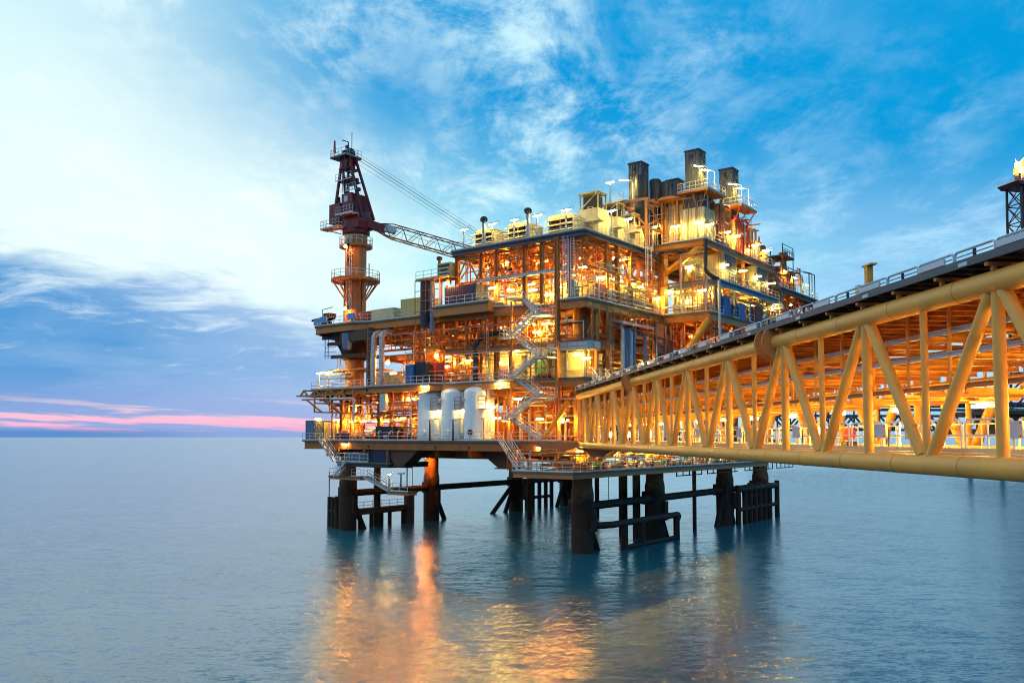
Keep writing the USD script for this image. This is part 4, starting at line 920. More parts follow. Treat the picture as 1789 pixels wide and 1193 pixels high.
# rooms and wall panels inside the decks
def panel_wall(label, x0, x1, y0, y1, z0, z1, mat, pw_=1.2, name="equipment_room", roof=True, door=None, door_mat="maroon"):
    """A walled room: body, raised cladding panels on the two visible sides, a door."""
    t = thing(name, label, "equipment room", ((x0+x1)/2, (y0+y1)/2, z0))
    obj(t, "room_body", MB().box(x0, x1, y0, y1, z0 + .01, z1), mat)
    n = max(1, round((x1 - x0) / pw_))
    for i in range(n):
        a = x0 + (x1 - x0) * i / n; obj(t, "wall_panel", MB().box(a + .03, a + (x1-x0)/n - .03, y0 - .06, y0 - .002, z0 + .08, z1 - .05), mat)
    n = max(1, round((y1 - y0) / pw_))
    for i in range(n):
        a = y0 + (y1 - y0) * i / n; obj(t, "wall_panel", MB().box(x1 + .002, x1 + .06, a + .03, a + (y1-y0)/n - .03, z0 + .08, z1 - .05), mat)
    if door: obj(t, "door", MB().box(door[0], door[1], y0 - .12, y0 - .062, z0 + .05, z0 + door[2]), door_mat)
    return t
panel_wall("cream room with a big brown door on the mezzanine left of the stairs", -15.6, -9.4, .2, 6, 21.15, 24.5, "cream_panel", door=(-13.9, -11.6, 2.2), door_mat="maroon")
panel_wall("pale room behind the stairs on the mezzanine", -9.0, -4.4, 1.0, 6, 21.15, 24.6, "pale_cream", door=(-7.4, -6.0, 2.6), door_mat="green_paint")
panel_wall("cream room right of the stairs on the mezzanine with dark gauges", -3.6, .6, -1.0, 4, 21.15, 24.4, "cream_panel")
panel_wall("grey panelled duct above the mezzanine rooms", -15.4, -5, .4, 3, 24.55, 25.6, "pale_cream", 1.6)
panel_wall("long grey panelled duct by the corner above the mezzanine", -3.4, 2.4, -2.4, .4, 24.5, 25.55, "galvanised", 1.6)
panel_wall("yellow panelled room on the upper deck under the roof", -8.8, -1.4, 4.4, 9, 30.65, 34.2, "cream_panel", door=(-4.6, -3.4, 2.4), door_mat="red_paint")
panel_wall("yellow panelled room behind the right-hand railing of the upper deck", -4.5, .2, 9.4, 15.8, 30.65, 34.6, "cream_panel")
panel_wall("cream panelled room on the upper deck at the left under the roof", -17.6, -10.2, 4.0, 9, 30.65, 33.4, "cream_panel")
panel_wall("cream cladded hall between the upper deck and the stack deck", 2.8, 6.4, 19.0, 40, 30.65, 34.2, "pale_cream")
for a, lab in ((21.9, "beige cladded enclosure with a dark louvre, the nearer of two under the stack deck"), (33.6, "beige cladded enclosure with a dark louvre, the farther of two under the stack deck")):
    t = panel_wall(lab, 3.2, 9.0, a, a + 4.4, 35.02, 39.4, "pale_cream", 1.15, name="turbine_enclosure")
    obj(t, "louvre_frame", MB().box(9.062, 9.20, a + .1, a + 4.3, 37.2, 39.35), "galvanised")
    obj(t, "louvre", MB().box(9.202, 9.26, a + .25, a + 4.15, 37.35, 39.2), "dark_steel")
    for z in np.arange(37.45, 39.1, .3): obj(t, "louvre_blade", MB().bar((9.29, a + .25, z), (9.29, a + 4.15, z), .02, .14), "charcoal")
    obj(t, "ledge", MB().box(3.2, 9.3, a - .14, a - .064, 37.0, 37.12), "galvanised")
    obj(t, "side_door", MB().box(9.064, 9.14, a + .3, a + 1.5, 35.1, 36.9), "cream_panel"); obj(t, "dark_opening", MB().box(9.064, 9.12, a + 1.9, a + 4.2, 35.1, 36.9), "brown_steel")
t = thing("teal_locker", "tall teal locker behind the corner railing of the upper deck", "locker", (-.3, -1.2, 30.6)); obj(t, "cabinet", MB().box(-.9, .1, -1.6, -.6, 30.62, 33.2), "teal_paint"); obj(t, "door_seam", MB().box(-.42, -.38, -1.63, -1.602, 30.7, 33.1), "charcoal")
t = thing("orange_cabinet", "orange red cabinet behind the railing right of the corner ladder", "cabinet", (1.2, 1.8, 30.6)); obj(t, "cabinet", MB().box(.9, 1.9, 1.2, 2.6, 30.62, 32.9), "red_paint"); obj(t, "handle", MB().box(1.902, 1.94, 1.4, 1.46, 31.6, 32.0), "galvanised")
# vessels, pumps, drums
VN = 0
def vessel(label, p, L, r, axis, mat, key=None):
    x, y, z = p
    t = thing("pressure_vessel", label or "", "vessel", (x, y, z))
    e = [(r*.05, 0), (r*.6, r*.1), (r*.92, r*.3), (r, r*.55), (r, L - r*.55), (r*.92, L - r*.3), (r*.6, L - r*.1), (r*.05, L)]
    obj(t, "shell", MB().lathe((x, y, z + (r*1.35 if axis != 2 else .5)), e, 20, axis), mat, smooth=50)
    m = MB()
    if axis == 2:
        for k in range(3):
            a = 2.1*k; m.bar((x + r*.7*math.cos(a), y + r*.7*math.sin(a), z), (x + r*.7*math.cos(a), y + r*.7*math.sin(a), z + .5 + r*.5), .14, .14)
    else:
        for q in (.22, .78):
            if axis == 0: m.box(x + L*q - .15, x + L*q + .15, y - r*.8, y + r*.8, z, z + r*.95)
            else: m.box(x - r*.8, x + r*.8, y + L*q - .15, y + L*q + .15, z, z + r*.95)
    obj(t, "support", m, "steel_orange")
    c = V3(x, y, z); 
    top = c + (V3(L/2, 0, r*2.3) if axis == 0 else V3(0, L/2, r*2.3) if axis == 1 else V3(0, 0, L + .45))
    obj(t, "nozzle", MB().tube(top, top + V3(0, 0, .5), .14, n=8), "galvanised")
    if key: series(t, p, key)
    return t
# back rooms that close the decks behind the equipment
for (x0, x1, y0, y1, z0, z1, mt, lab) in ((-38, -20, 10, 16, 13.55, 17.6, "steel_orange", "orange walled plant room deep on the main deck behind the white tanks"), (-19, -3, 11, 16, 13.55, 18.6, "steel_dark_orange", "brown walled plant room deep on the main deck behind the lower stairs"),
                                   (-44, -33, 7, 12, 21.15, 24.2, "cream_panel", "yellow walled room at the mezzanine's left end behind the crane column"), (-32, -17, 7.5, 12, 21.15, 25.0, "steel_orange", "orange walled room behind the dark units on the mezzanine"),
                                   (-32, -3, 8, 12, 25.75, 29.0, "steel_dark_orange", "brown walled room along the back of the intermediate deck"), (-18, 0, 17.2, 20, 30.65, 36.5, "steel_orange", "orange wall at the back of the roofed upper deck")):
    panel_wall(lab, x0, x1, y0, y1, z0, z1, mt, 1.8)
vessel("yellow twin fan housing hung over the right railing of the upper deck", (-1.2, 4.4, 34.6), 3.0, .75, 0, "cream_panel"); vessel("grey fan housing beside the yellow one over the right railing", (-1.2, 6.6, 34.5), 3.0, .7, 0, "pale_cream")
vessel("yellow domed vessel above the dark unit on the mezzanine", (-24.4, -1.6, 24.3), 3.4, .95, 0, "yellow_paint")
vessel("orange upright vessel behind the corner column on the intermediate deck", (-.6, 1.0, 25.7), 4.2, 1.1, 2, "steel_orange")
vessel("dark orange upright vessel left of the corner one on the intermediate deck", (1.0, 4.0, 25.7), 3.6, .8, 2, "steel_orange")
g = random.Random(41)
for i in range(9):
    vessel("", (-31 + i*2.5, 2.4 + g.uniform(0, 1.5), 25.72), g.uniform(2.0, 3.4), g.uniform(.5, .8), g.choice((0, 2)), g.choice(("steel_orange", "pale_cream", "steel_dark_orange", "cream_panel")), "process vessels on the intermediate deck of the left face")
for i in range(6):
    vessel("", (-16 + i*2.5, 6.2, 13.52), g.uniform(2.2, 3.6), g.uniform(.5, .8), g.choice((0, 2)), g.choice(("red_paint", "steel_orange", "pale_cream")), "process vessels behind the lower stairs on the main deck")
for i in range(7):
    vessel("", (-43 + i*2.3, 3.4, 13.52), g.uniform(1.6, 2.6), g.uniform(.45, .7), g.choice((0, 2)), g.choice(("red_paint", "steel_orange", "pale_cream", "cream_panel")), "process vessels at the left of the main deck")
for i in range(8):
    vessel("", (.8, -3.0 + i*6.0, 10.02), g.uniform(1.2, 1.9), g.uniform(.35, .55), g.choice((1, 2)), ("red_paint", "pale_cream", "maroon", "cream_panel")[i % 4], "small vessels along the lowest deck")
for i in range(6):
    vessel("", (5.2 + .4*(i % 2), 17.8 + i*3.6, 30.62), g.uniform(1.6, 2.2), g.uniform(.5, .8), g.choice((1, 2)), ("pale_cream", "cream_panel")[i % 2], "cream vessels under the gallery deck")
t = vessel("bright yellow upright drum beside the nearest leg on the lowest deck", (.9, -2.2, 10.0), 2.4, 1.1, 2, "yellow_paint")
t = vessel("cream skid vessel with a side wheel in front of the beige enclosure", (6.4, 17.6, 35.1), 2.6, .9, 1, "cream_panel")
def skid(p, mat, key, s=1.0, label=None):
    x, y, z = p; t = thing("pump_skid", label or "", "pump", p)
    obj(t, "base_frame", MB().box(x - 1*s, x + 1*s, y - .4*s, y + .4*s, z + .005, z + .18), "steel_orange")
    obj(t, "motor", MB().lathe((x - .9*s, y, z + .6*s), [(.1, 0), (.34*s, .02), (.34*s, .9*s), (.1, .95*s)], 12, 0), mat, smooth=40)
    obj(t, "pump_casing", MB().lathe((x + .25*s, y, z + .6*s), [(.2*s, 0), (.42*s, .08), (.42*s, .3*s), (.2*s, .4*s)], 12, 0), "brown_steel", smooth=40)
    obj(t, "discharge_pipe", MB().pipe([(x + .45*s, y, z + .9*s), (x + .45*s, y, z + 1.5*s), (x + .95*s, y, z + 1.6*s)], .11*s, 8), "pale_cream", smooth=40)
    series(t, p, key)
for i in range(13): skid((2.8, -4.5 + i*4.1, 10.0), ("red_paint", "green_paint", "galvanised", "cream_panel")[i % 4], "pump skids along the lowest deck rail", .9)
for i in range(7): skid((-38.5 + i*1.9, -2.6 - .4*(i % 2), 13.5), ("red_paint", "galvanised", "brown_steel")[i % 3], "pump skids behind the main deck rail at the left", .85)
for i in range(6): skid((-19.5 + i*1.75 if i < 3 else -9.6 + i*1.4, -1.6, 21.1), ("galvanised", "red_paint", "cream_panel")[i % 3], "pump skids at the mezzanine railing", .8)
for i in range(7): skid((1.6, -.5 + i*2.5, 30.6), ("red_paint", "galvanised", "brown_steel")[i % 3], "pump skids behind the right railing of the upper deck", .7)
for i in range(5): skid((-10.4 + i*1.9, 1.2, 30.6), ("red_paint", "galvanised", "cream_panel")[i % 3], "pump skids on the upper deck behind the stairs", .8)
# black flue on the left face, dark upright scrubbers by the container platform
t = thing("black_flue", "black bent exhaust duct rising from the mezzanine left of the cream room", "duct", (-14.3, -2.2, 21.1))
obj(t, "duct", MB().pipe([(-15.0, -2.4, 21.1), (-15.0, -2.4, 26.6), (-12.0, -2.4, 27.4), (-9.6, -2.0, 27.4)], .36, 12, bend=1.0), "charcoal", smooth=40); obj(t, "clamp", MB().lathe((-15.0, -2.4, 23), [(.4, 0), (.44, .02), (.44, .2), (.4, .22)], 12), "galvanised")
t = thing("scrubber_column", "tall dark rounded column left of the navy container", "column vessel", (-22.8, -3, 28.5))
obj(t, "shell", MB().lathe((-23.2, -3.2, 28.8), dome_profile(.78, 6.6, .6, 7), 18), "charcoal", smooth=40); obj(t, "grey_column", MB().tube((-21.6, -3.6, 28.0), (-21.6, -3.6, 35.0), .34, n=10), "steel_blue", smooth=40)
obj(t, "bracket", MB().box(-24.2, -21.0, -2.6, -2.3, 30.9, 31.2), "steel_orange")
m = MB()
for z in (31.0, 32.4, 33.8, 35.2): m.bar((-24.4, -4.1, z), (-19.9, -4.1, z), .08, .08)
for x in (-24.4, -22.4, -20.9, -19.9): m.bar((x, -4.1, 30.6), (x, -4.1, 35.3), .08, .08)
obj(t, "access_frame", m, "steel_orange")
for x in (-20.9, -19.9, -18.0): obj(t, "frame_column", MB().bar((x, -2.6, 31.2), (x, -2.6, 35.4), .2, .2), "steel_orange")
obj(t, "top_platform", MB().box(-24.4, -18.2, -4.1, -1.2, 35.3, 35.42), "steel_orange"); handrail(t, (-24.3, -4.05, 35.42), (-18.4, -4.05, 35.42), 1.1)
t = thing("vent_pipe", "thin capped vent pipe above the scrubber platform", "vent pipe", (-22.2, -1.6, 35.4)); obj(t, "pipe_stem", MB().tube((-22.2, -1.6, 35.4), (-22.2, -1.6, 38.4), .2, n=8), "steel_orange"); obj(t, "cap", MB().lathe((-22.2, -1.6, 38.3), [(.2, 0), (.42, .1), (.42, .4), (.3, .5)], 10), "dark_steel")
t = thing("chiller_unit", "small cream louvred unit on the scrubber platform", "air unit", (-20.2, -2, 35.5)); obj(t, "unit_body", MB().box(-21.4, -19.0, -2.9, -1.4, 35.44, 37.5), "cream_panel"); 
for k in range(3): obj(t, "dark_louvre", MB().box(-21.2, -19.2, -2.94, -2.902, 35.7 + .6*k, 36.1 + .6*k), "dark_steel")
# louvred intake hoods on the roof
for (x, lab) in ((-15.6, "cream louvred hood on the roof deck, nearest the crane boom"), (-9.9, "cream louvred hood in the middle of the roof deck's front edge"), (-3.2, "largest cream louvred hood on the roof deck, near the front corner")):
    k = {-15.6: .94, -9.9: .95, -3.2: 1.08}[x]; y = .2
    t = thing("intake_hood", lab, "louvred hood", (x, y, 39.0)); w, d = 1.75*k, 3.4*k
    obj(t, "hood_body", MB().prism([(39.05, y), (39.05, y + d), (41.5, y + d), (41.9*1.0, y + .5*d), (41.7, y)], x - w, x + w, 0) if False else MB().box(x - w, x + w, y, y + d, 39.02, 41.75), "pale_cream")
    obj(t, "hood_top", MB().prism([(x - w - .1, 41.76), (x + w + .1, 41.76), (x + w - .5, 42.1), (x - w + .5, 42.1)], y - .1, y + d + .1, 1), "pale_cream")
    obj(t, "dark_opening", MB().box(x - w + .12, x + w - .12, y - .03, y - .002, 39.3, 41.6), "dark_steel")
    for q in range(4):
        z = 39.25 + q*.68; m = MB(); m.prism([(y - .05, z + .10), (y - 1.0, z - .10), (y - 1.0, z + .02), (y - .05, z + .30)], x - w, x + w, 0); obj(t, "louvre_blade", m, "pale_cream")
    obj(t, "centre_post", MB().box(x - .08, x + .08, y - .12, y - .034, 39.3, 41.6), "cream_panel")
    for q in (.25, .5, .75): obj(t, "side_seam", MB().box(x + w + .002, x + w + .05, y + d*q, y + d*q + .1, 39.1, 41.7), "cream_panel")
for x, lab in ((-13.7, "capped exhaust pipe between the first and second roof hoods"), (-6.5, "capped exhaust pipe between the second and third roof hoods")):
    t = thing("exhaust_pipe", lab, "exhaust pipe", (x, -2.3, 39.0))
    for dx in (-.14, .14): obj(t, "pipe_stem", MB().tube((x + dx, -2.3, 39.0), (x + dx, -2.3, 42.2), .15, n=8), "galvanised")
    obj(t, "cap", MB().lathe((x, -2.3, 42.2), [(.25, 0), (.5, .15), (.5, .5), (.35, .7), (.1, .72)], 10), "dark_steel")
# tall air intake filter houses near the roof corner
for i, (x, y, s, lab) in enumerate(((-1.4, 5.4, 1.0, "tall cream filter house with an open frame on top, nearest the roof corner"), (-1.2, 10.0, .9, "second cream filter house behind the roof corner one"), (-.4, 13.4, .7, "smallest cream filter house beside the orange stack frame"))):
    t = thing("filter_house", lab, "filter house", (x, y, 39)); w = 1.5*s
    obj(t, "house_body", MB().prism([(y - w, 39.05), (y + w*1.5, 39.05), (y + w*1.5, 41.4), (y + w*.6, 43.3*1.0 - (1 - s)*2), (y - w, 43.3 - (1 - s)*2)], x - w, x + w, 0), "pale_cream")
    zt = 43.3 - (1 - s)*2
    for a, b in ((-.9, -.9), (.9, -.9), (-.9, .4), (.9, .4)): obj(t, "frame_post", MB().bar((x + w*a, y + w*b, zt), (x + w*a, y + w*b, zt + 2.0*s), .16, .16), "cream_panel")
    obj(t, "frame_top", MB().box(x - w, x + w, y - w, y + w*.5, zt + 2.0*s, zt + 2.0*s + .2), "cream_panel"); obj(t, "dark_core", MB().box(x - w*.7, x + w*.7, y - w*.7, y + w*.2, zt + .01, zt + 1.7*s), "dark_steel")
    obj(t, "frame_brace", MB().bar((x - w*.9, y - w*.95, zt), (x + w*.9, y - w*.95, zt + 2*s), .1, .1), "cream_panel")
    for q in (.3, .6): obj(t, "wall_seam", MB().box(x + w + .002, x + w + .04, y - w + 2*w*q, y - w + 2*w*q + .08, 39.2, 42.0), "cream_panel")
    obj(t, "side_floor", MB().box(x - w - .3, x + w + 1.0, y - w - 1.2, y - w - .05, 41.3, 41.42), "pale_cream"); handrail(t, (x - w, y - w - 1.15, 41.42), (x + w + .9, y - w - 1.15, 41.42), 1.1, sp=.8)
    ladder(t, x + w*.4, y - w - .1, 39.05, zt, mat="pale_cream")
ladder(plat, -.6, -2.3, 30.7, 38.4, mat="white_paint"); ladder(plat, .2, -2.3, 31, 38.4, mat="white_paint", cage=False)
ladder(plat, 2.7, 11.8, 33.8, 39.2, along=1, mat="white_paint", cage=True)
# ---------------------------------------------------------------- exhaust stacks
def stack(x1, y0, label, z0, zt=53.0, w=2.0, plat_z=None):
    x0, y1 = x1 - w, y0 + w
    t = thing("exhaust_stack", label, "exhaust stack", ((x0+x1)/2, (y0+y1)/2, z0))
    obj(t, "stack_shell", MB().box(x0, x1, y0, y1, z0, zt), "stack_cladding")
    obj(t, "dark_mouth", MB().box(x0 + .15, x1 - .15, y0 + .15, y1 - .15, zt + .002, zt + .05), "dark_steel")
    for z in np.arange(z0 + .8, zt - .3, 1.25): obj(t, "band", MB().box(x0 - .05, x1 + .05, y0 - .05, y1 + .05, z, z + .07), "stack_cladding")
    for k in range(5): 
        q = k / 4
        obj(t, "stiffener", MB().box(x0 + (w - .09)*q, x0 + (w - .09)*q + .09, y0 - .09, y0 - .002, z0, zt), "stack_cladding"); obj(t, "stiffener", MB().box(x1 + .002, x1 + .09, y0 + (w - .09)*q, y0 + (w - .09)*q + .09, z0, zt), "stack_cladding")
    obj(t, "rim", MB().box(x0 - .12, x1 + .12, y0 - .12, y1 + .12, zt - .25, zt - .02), "charcoal")
    obj(t, "test_port", MB().box(x0 + .7, x0 + 1.1, y0 - .2, y0 - .05, zt - 1.2, zt - .8), "charcoal")
    if plat_z:
        p = part(t, "stack_platform"); a, b, c, d = x0 - .6, x1 + 1.9, y0 - 1.3, y1 + 2.2
        obj(p, "floor", MB().box(a, b, c, y0 - .1, plat_z - .25, plat_z), "steel_orange"); obj(p, "floor", MB().box(x1 + .1, b, y0 - .1, d, plat_z - .25, plat_z), "steel_orange")
        for q, r in (((a, c), (b, c)), ((b, c), (b, d)), ((a, c), (a, y0))): handrail(p, (*q, plat_z), (*r, plat_z), 1.15, "galvanised", .9)
        for px_, py_ in ((b - .2, c + .2), (b - .2, (c + d)/2), (b - .2, d - .2), (a + .6, c + .1), ((a + b)/2, c + .1)):
            obj(p, "knee_brace", MB().bar((px_, py_, plat_z - .2), (min(px_, x1 + .1), max(py_, y0 - .1) if py_ < y0 else py_, plat_z - 2.4), .14, .14), "steel_orange")
    return t
stack(7.8, 17.3, "tallest dark clad exhaust stack with a railed platform, front right of the group", 40.25, 53.0, plat_z=47.0)
stack(8.1, 27.8, "rightmost exhaust stack with an orange lit railed platform", 40.25, 53.0, plat_z=47.0)
stack(-1.0, 17.3, "leftmost exhaust stack behind the three dark silencers", 39.2, 53.0)
stack(-.6, 27.9, "short-looking exhaust stack in the middle, behind the orange frame", 40.25, 53.0)
def cased(label, x0, x1, y0, y1, z0, z1, mat):
    t = thing("duct_casing", label, "duct casing", ((x0+x1)/2, (y0+y1)/2, z0))
    obj(t, "casing", MB().box(x0, x1, y0, y1, z0 + .01, z1), mat)
    for q in np.arange(x0, x1 + .01, (x1 - x0) / 5): obj(t, "rib", MB().box(q - .05, q + .05, y0 - .12, y0 - .002, z0 + .02, z1), mat)
    for q in np.arange(y0, y1 + .01, (y1 - y0) / 4): obj(t, "rib", MB().box(x1 + .002, x1 + .12, q - .05, q + .05, z0 + .02, z1), mat)
    for z in np.arange(z0 + .6, z1, 1.05): obj(t, "band", MB().box(x0 - .06, x1 + .06, y0 - .06, y1 + .06, z, z + .07), mat)
    return t
cased("beige ribbed duct casing below the middle stack", 2.4, 5.2, 17.6, 22, 40.22, 45.8, "pale_cream")
cased("grey ribbed casing at the foot of the tallest stack", 5.5, 8.6, 16.9, 20.2, 40.22, 44.8, "pale_cream")
cased("grey casing stepped up around the tallest stack", 5.6, 8.3, 17.0, 19.9, 44.82, 46.6, "stack_cladding")
cased("yellow lit duct casing below the rightmost stack", 5.6, 8.5, 27.4, 31, 40.22, 45.2, "cream_panel")
cased("orange lit ribbed casing between the tallest and the rightmost stacks", 5.8, 8.2, 21.0, 26.6, 40.22, 46.4, "steel_orange")
for (x, y, zt, lab) in ((-.1, 15.6, 50.3, "left one of three dark upright silencers, directly before the leftmost stack"), (.9, 17.8, 50.0, "middle one of three dark upright silencers behind the braced orange frame"), (2.0, 18.6, 49.6, "right one of three dark upright silencers, next to the middle stack")):
    sl = thing("exhaust_silencer", lab, "silencer", (x, y, 40.3), group="dark silencers beside the leftmost stack")
    c = obj(sl, "silencer_cylinder", MB().lathe((x, y, 40.3), [(.84, 0), (.84, 5.0), (.95, 5.1), (.95, 5.4), (.84, 5.5), (.84, zt - 40.5), (.7, zt - 40.3)], 22), "charcoal", smooth=40)
    for z in (42.2, 44.0, 47.2): obj(c, "hoop", MB().lathe((x, y, z), [(.85, 0), (.9, .02), (.9, .12), (.85, .14)], 22), "dark_steel")
of = thing("stack_frame", "orange braced steel frame around the dark silencers", "steel frame", (1, 13, 39))
Z0, Z1 = 39.05, 46.0
FP = [(-1.2, 12.6), (2.2, 12.8), (2.4, 17.2), (-3.4, 16.0)]
for (x, y) in FP[:3]: obj(of, "frame_post", MB().bar((x, y, Z0), (x, y, Z1), .34, .34), "steel_ochre")
for z in (Z1, 42.2):
    for p, q in zip(FP, FP[1:] + FP[:1]): obj(of, "frame_beam", MB().bar((*p, z), (*q, z), .28, .34), "steel_ochre")
for a, b in ((1, 2), (0, 1)):
    p, q = FP[a], FP[b]; obj(of, "frame_brace", MB().bar((*p, Z1 - .2), (*q, 42.3), .2, .2), "steel_ochre"); 
    if a == 1: obj(of, "frame_brace", MB().bar((*q, Z1 - 1.6), (*p, 42.3), .18, .18), "steel_ochre")
obj(of, "top_floor", MB().prism([(-3.6, 13.8), (-1.2, 12.4), (-.6, 12.5), (-1.0, 14.4), (-3.2, 16.8)], 46.18, 46.3, 2), "steel_orange")
rails(of, [(-3.5, 13.9), (-1.2, 12.5)], 46.3, sp=.9)
sp = thing("saddle_platform", "low round-edged orange platform beside the middle stack", "platform", (4, 16.5, 46)); obj(sp, "floor", MB().lathe((3.6, 18.0, 46.2), [(2.0, 0), (2.3, .2), (2.3, .5)], 18), "steel_orange")
for (x, y) in ((2.6, 16.6), (4.9, 16.6)): obj(sp, "platform_post", MB().bar((x, y, 40.2), (x, y, 46.2), .3, .3), "steel_ochre")
t = thing("red_vent_pipe", "red bent vent pipe in front of the yellow duct casing by the rightmost stack", "vent pipe", (9, 28, 40)); obj(t, "pipe_stem", MB().pipe([(8.9, 28.2, 40.2), (8.9, 28.2, 45.2), (8.5, 27.4, 45.5)], .26, 10), "red_paint", smooth=40); obj(t, "flange", MB().lathe((8.9, 28.2, 42.4), [(.28, 0), (.42, .02), (.42, .14), (.28, .16)], 12), "maroon")
t = thing("instrument_tower", "small yellow and black instrument unit at the right end of the stack deck", "instrument", (8, 40, 41)); obj(t, "unit_body", MB().box(7.4, 8.6, 38.6, 39.8, 40.25, 42.4), "yellow_paint"); obj(t, "unit_top", MB().lathe((8, 39.2, 42.4), [(.5, 0), (.7, .3), (.5, .9), (.2, 1.2)], 10), "dark_steel")
ct = thing("valve_tree", "brown cluster of valves and frames on the far right deck", "valve assembly", (6, 50, 38))
for (x, y, h, r) in ((6, 48, 5.2, .5), (7.2, 50.4, 6.4, .6), (5.4, 52.2, 4.6, .45), (7, 54, 3.6, .4)):
    obj(ct, "valve_stem", MB().lathe((x, y, 38), [(r, 0), (r, h*.4), (r*1.7, h*.42), (r*1.7, h*.5), (r, h*.52), (r*.8, h*.8), (r*1.4, h*.82), (r*1.2, h), (.1, h + .05)], 12), "steel_dark_orange", smooth=40)
obj(ct, "top_floor", MB().box(4.4, 8.6, 46.6, 51.8, 43.2, 43.35), "brown_steel"); handrail(ct, (8.5, 46.6, 43.35), (8.5, 51.8, 43.35), 1.1, "dark_steel", 1.0)
for (x, y) in ((4.6, 46.8), (8.4, 46.8), (4.6, 51.6), (8.4, 51.6)): obj(ct, "frame_post", MB().bar((x, y, 38), (x, y, 45.2), .12, .12), "brown_steel")
for z in (44.6, 45.5): obj(ct, "frame_beam", MB().bar((8.4, 46.8, z - .4), (8.4, 51.6, z - .4), .08, .08), "brown_steel")
for i, (y, h) in enumerate(((55.4, 3.4), (61.2, 4.4), (62.6, 4.4))): 
    t = thing("gooseneck_post", ("thin lamp post in the middle of the far right deck", "left one of the paired thin lamp posts at the far right deck's end", "right one of the paired thin lamp posts at the far right deck's end")[i], "lamp post", (8.3, y, 38)); obj(t, "pole", MB().pipe([(8.3, y, 38), (8.3, y, 38 + h), (7.4, y - 1.4, 38 + h + .25)], .08, 6), "dark_steel"); obj(t, "lamp_head", MB().bar((7.5, y - 1.3, 38 + h + .2), (7.0, y - 2.0, 38 + h + .3), .24, .12), "sign_grey")
t = thing("dome_cover", "cream dome tank below the far right deck", "tank", (8, 47, 36)); obj(t, "shell", MB().lathe((7.0, 46.4, 34.4), dome_profile(1.6, 1.6, .9, 6), 18), "pale_cream", smooth=40)
bp_ = thing("corner_drain_pipe", "long dark and grey downpipe from the stack deck's corner past the upper deck", "pipe", (9.6, 15.6, 40)); obj(bp_, "black_pipe", MB().pipe([(9.5, 15.3, 40.0), (9.5, 15.3, 35.6), (10.4, 16.0, 34.8), (10.4, 17.0, 34.9)], .27, 10), "dark_steel", smooth=40); obj(bp_, "grey_pipe", MB().pipe([(10.4, 17.0, 34.9), (10.5, 17.2, 34.6), (10.5, 17.2, 26.0)], .2, 10), "galvanised", smooth=40)
# ---------------------------------------------------------------- footbridge (frame: x towards the viewer along the bridge, y across it, near chord at y = 0)
BW, ZB, ZT, PAN, LB = 6.8, 13.04, 18.72, 8.05, 118.0
br = thing("truss_bridge", "long yellow tubular truss bridge running from the platform past the viewer on the right", "bridge", (0, 0, 13.1), BRID)
for y in (0, BW):
    obj(br, "bottom_chord", MB().lathe((0, y, ZB), [(.1, -.02), (.34, 0), (.36, .05), (.36, LB), (.1, LB + .02)], 28, axis=0), "bridge_yellow", smooth=40)
    obj(br, "top_chord", MB().lathe((0.4, y, ZT), [(.1, -.02), (.35, 0), (.37, .05), (.37, LB), (.1, LB + .02)], 28, axis=0), "bridge_yellow", smooth=40)
    nodes_b = [PAN*k - .3 for k in range(0, 15)]
    for k, xb in enumerate(nodes_b):
        xt = xb + PAN/2
        if xb > LB: break
        if k: obj(br, "diagonal", MB().tube((xb + .3, y, ZB + .3), (xt - .3, y, ZT - .3), .215, n=14), "bridge_yellow", smooth=40)
        if xt + PAN/2 < LB: obj(br, "diagonal", MB().tube((xt + .3, y, ZT - .3), (xb + PAN - .3, y, ZB + .3), .215, n=14), "bridge_yellow", smooth=40)
        if xb > 0: obj(br, "vertical_post", MB().tube((xb, y, ZB + .3), (xb, y, ZT - .3), .125, n=12), "bridge_yellow", smooth=40)
        obj(br, "vertical_post", MB().tube((xt, y, ZB + .3), (xt, y, ZT - .3), .19, n=12), "bridge_yellow", smooth=40)
    obj(br, "end_post", MB().tube((.4, y, ZB), (.4, y, ZT), .2, n=10), "bridge_yellow", smooth=40)
for xr, two in ((58.8, True), (27.6, True)):
    for dx in ((-.55, .45) if two else (0,)):
        obj(br, "ring_flange", MB().lathe((xr + dx, 0, ZT), [(.375, 0), (.84, 0), (.84, .10), (.375, .10)], 30, axis=0), "steel_ochre", smooth=40)
    obj(br, "lifting_eye", MB().prism([(-.5, ZT + .5), (.5, ZT + .5), (.28, ZT + 1.25), (0, ZT + 1.4), (-.28, ZT + 1.25)], xr - .1, xr + .06, 0), "bridge_yellow")
    obj(br, "eye_hole", MB().tube((xr - .13, 0, ZT + 1.05), (xr + .09, 0, ZT + 1.05), .1, n=10), "dark_steel")
for k in range(1, 30):
    for y, z, r in ((0, ZB, .36), (0, ZT, .37)): obj(br, "weld_seam", MB().lathe((k*PAN/2 + 1.9, y, z), [(r - .01, 0), (r + .008, .008), (r + .008, .035), (r - .01, .043)], 28, axis=0), "steel_ochre", smooth=40)
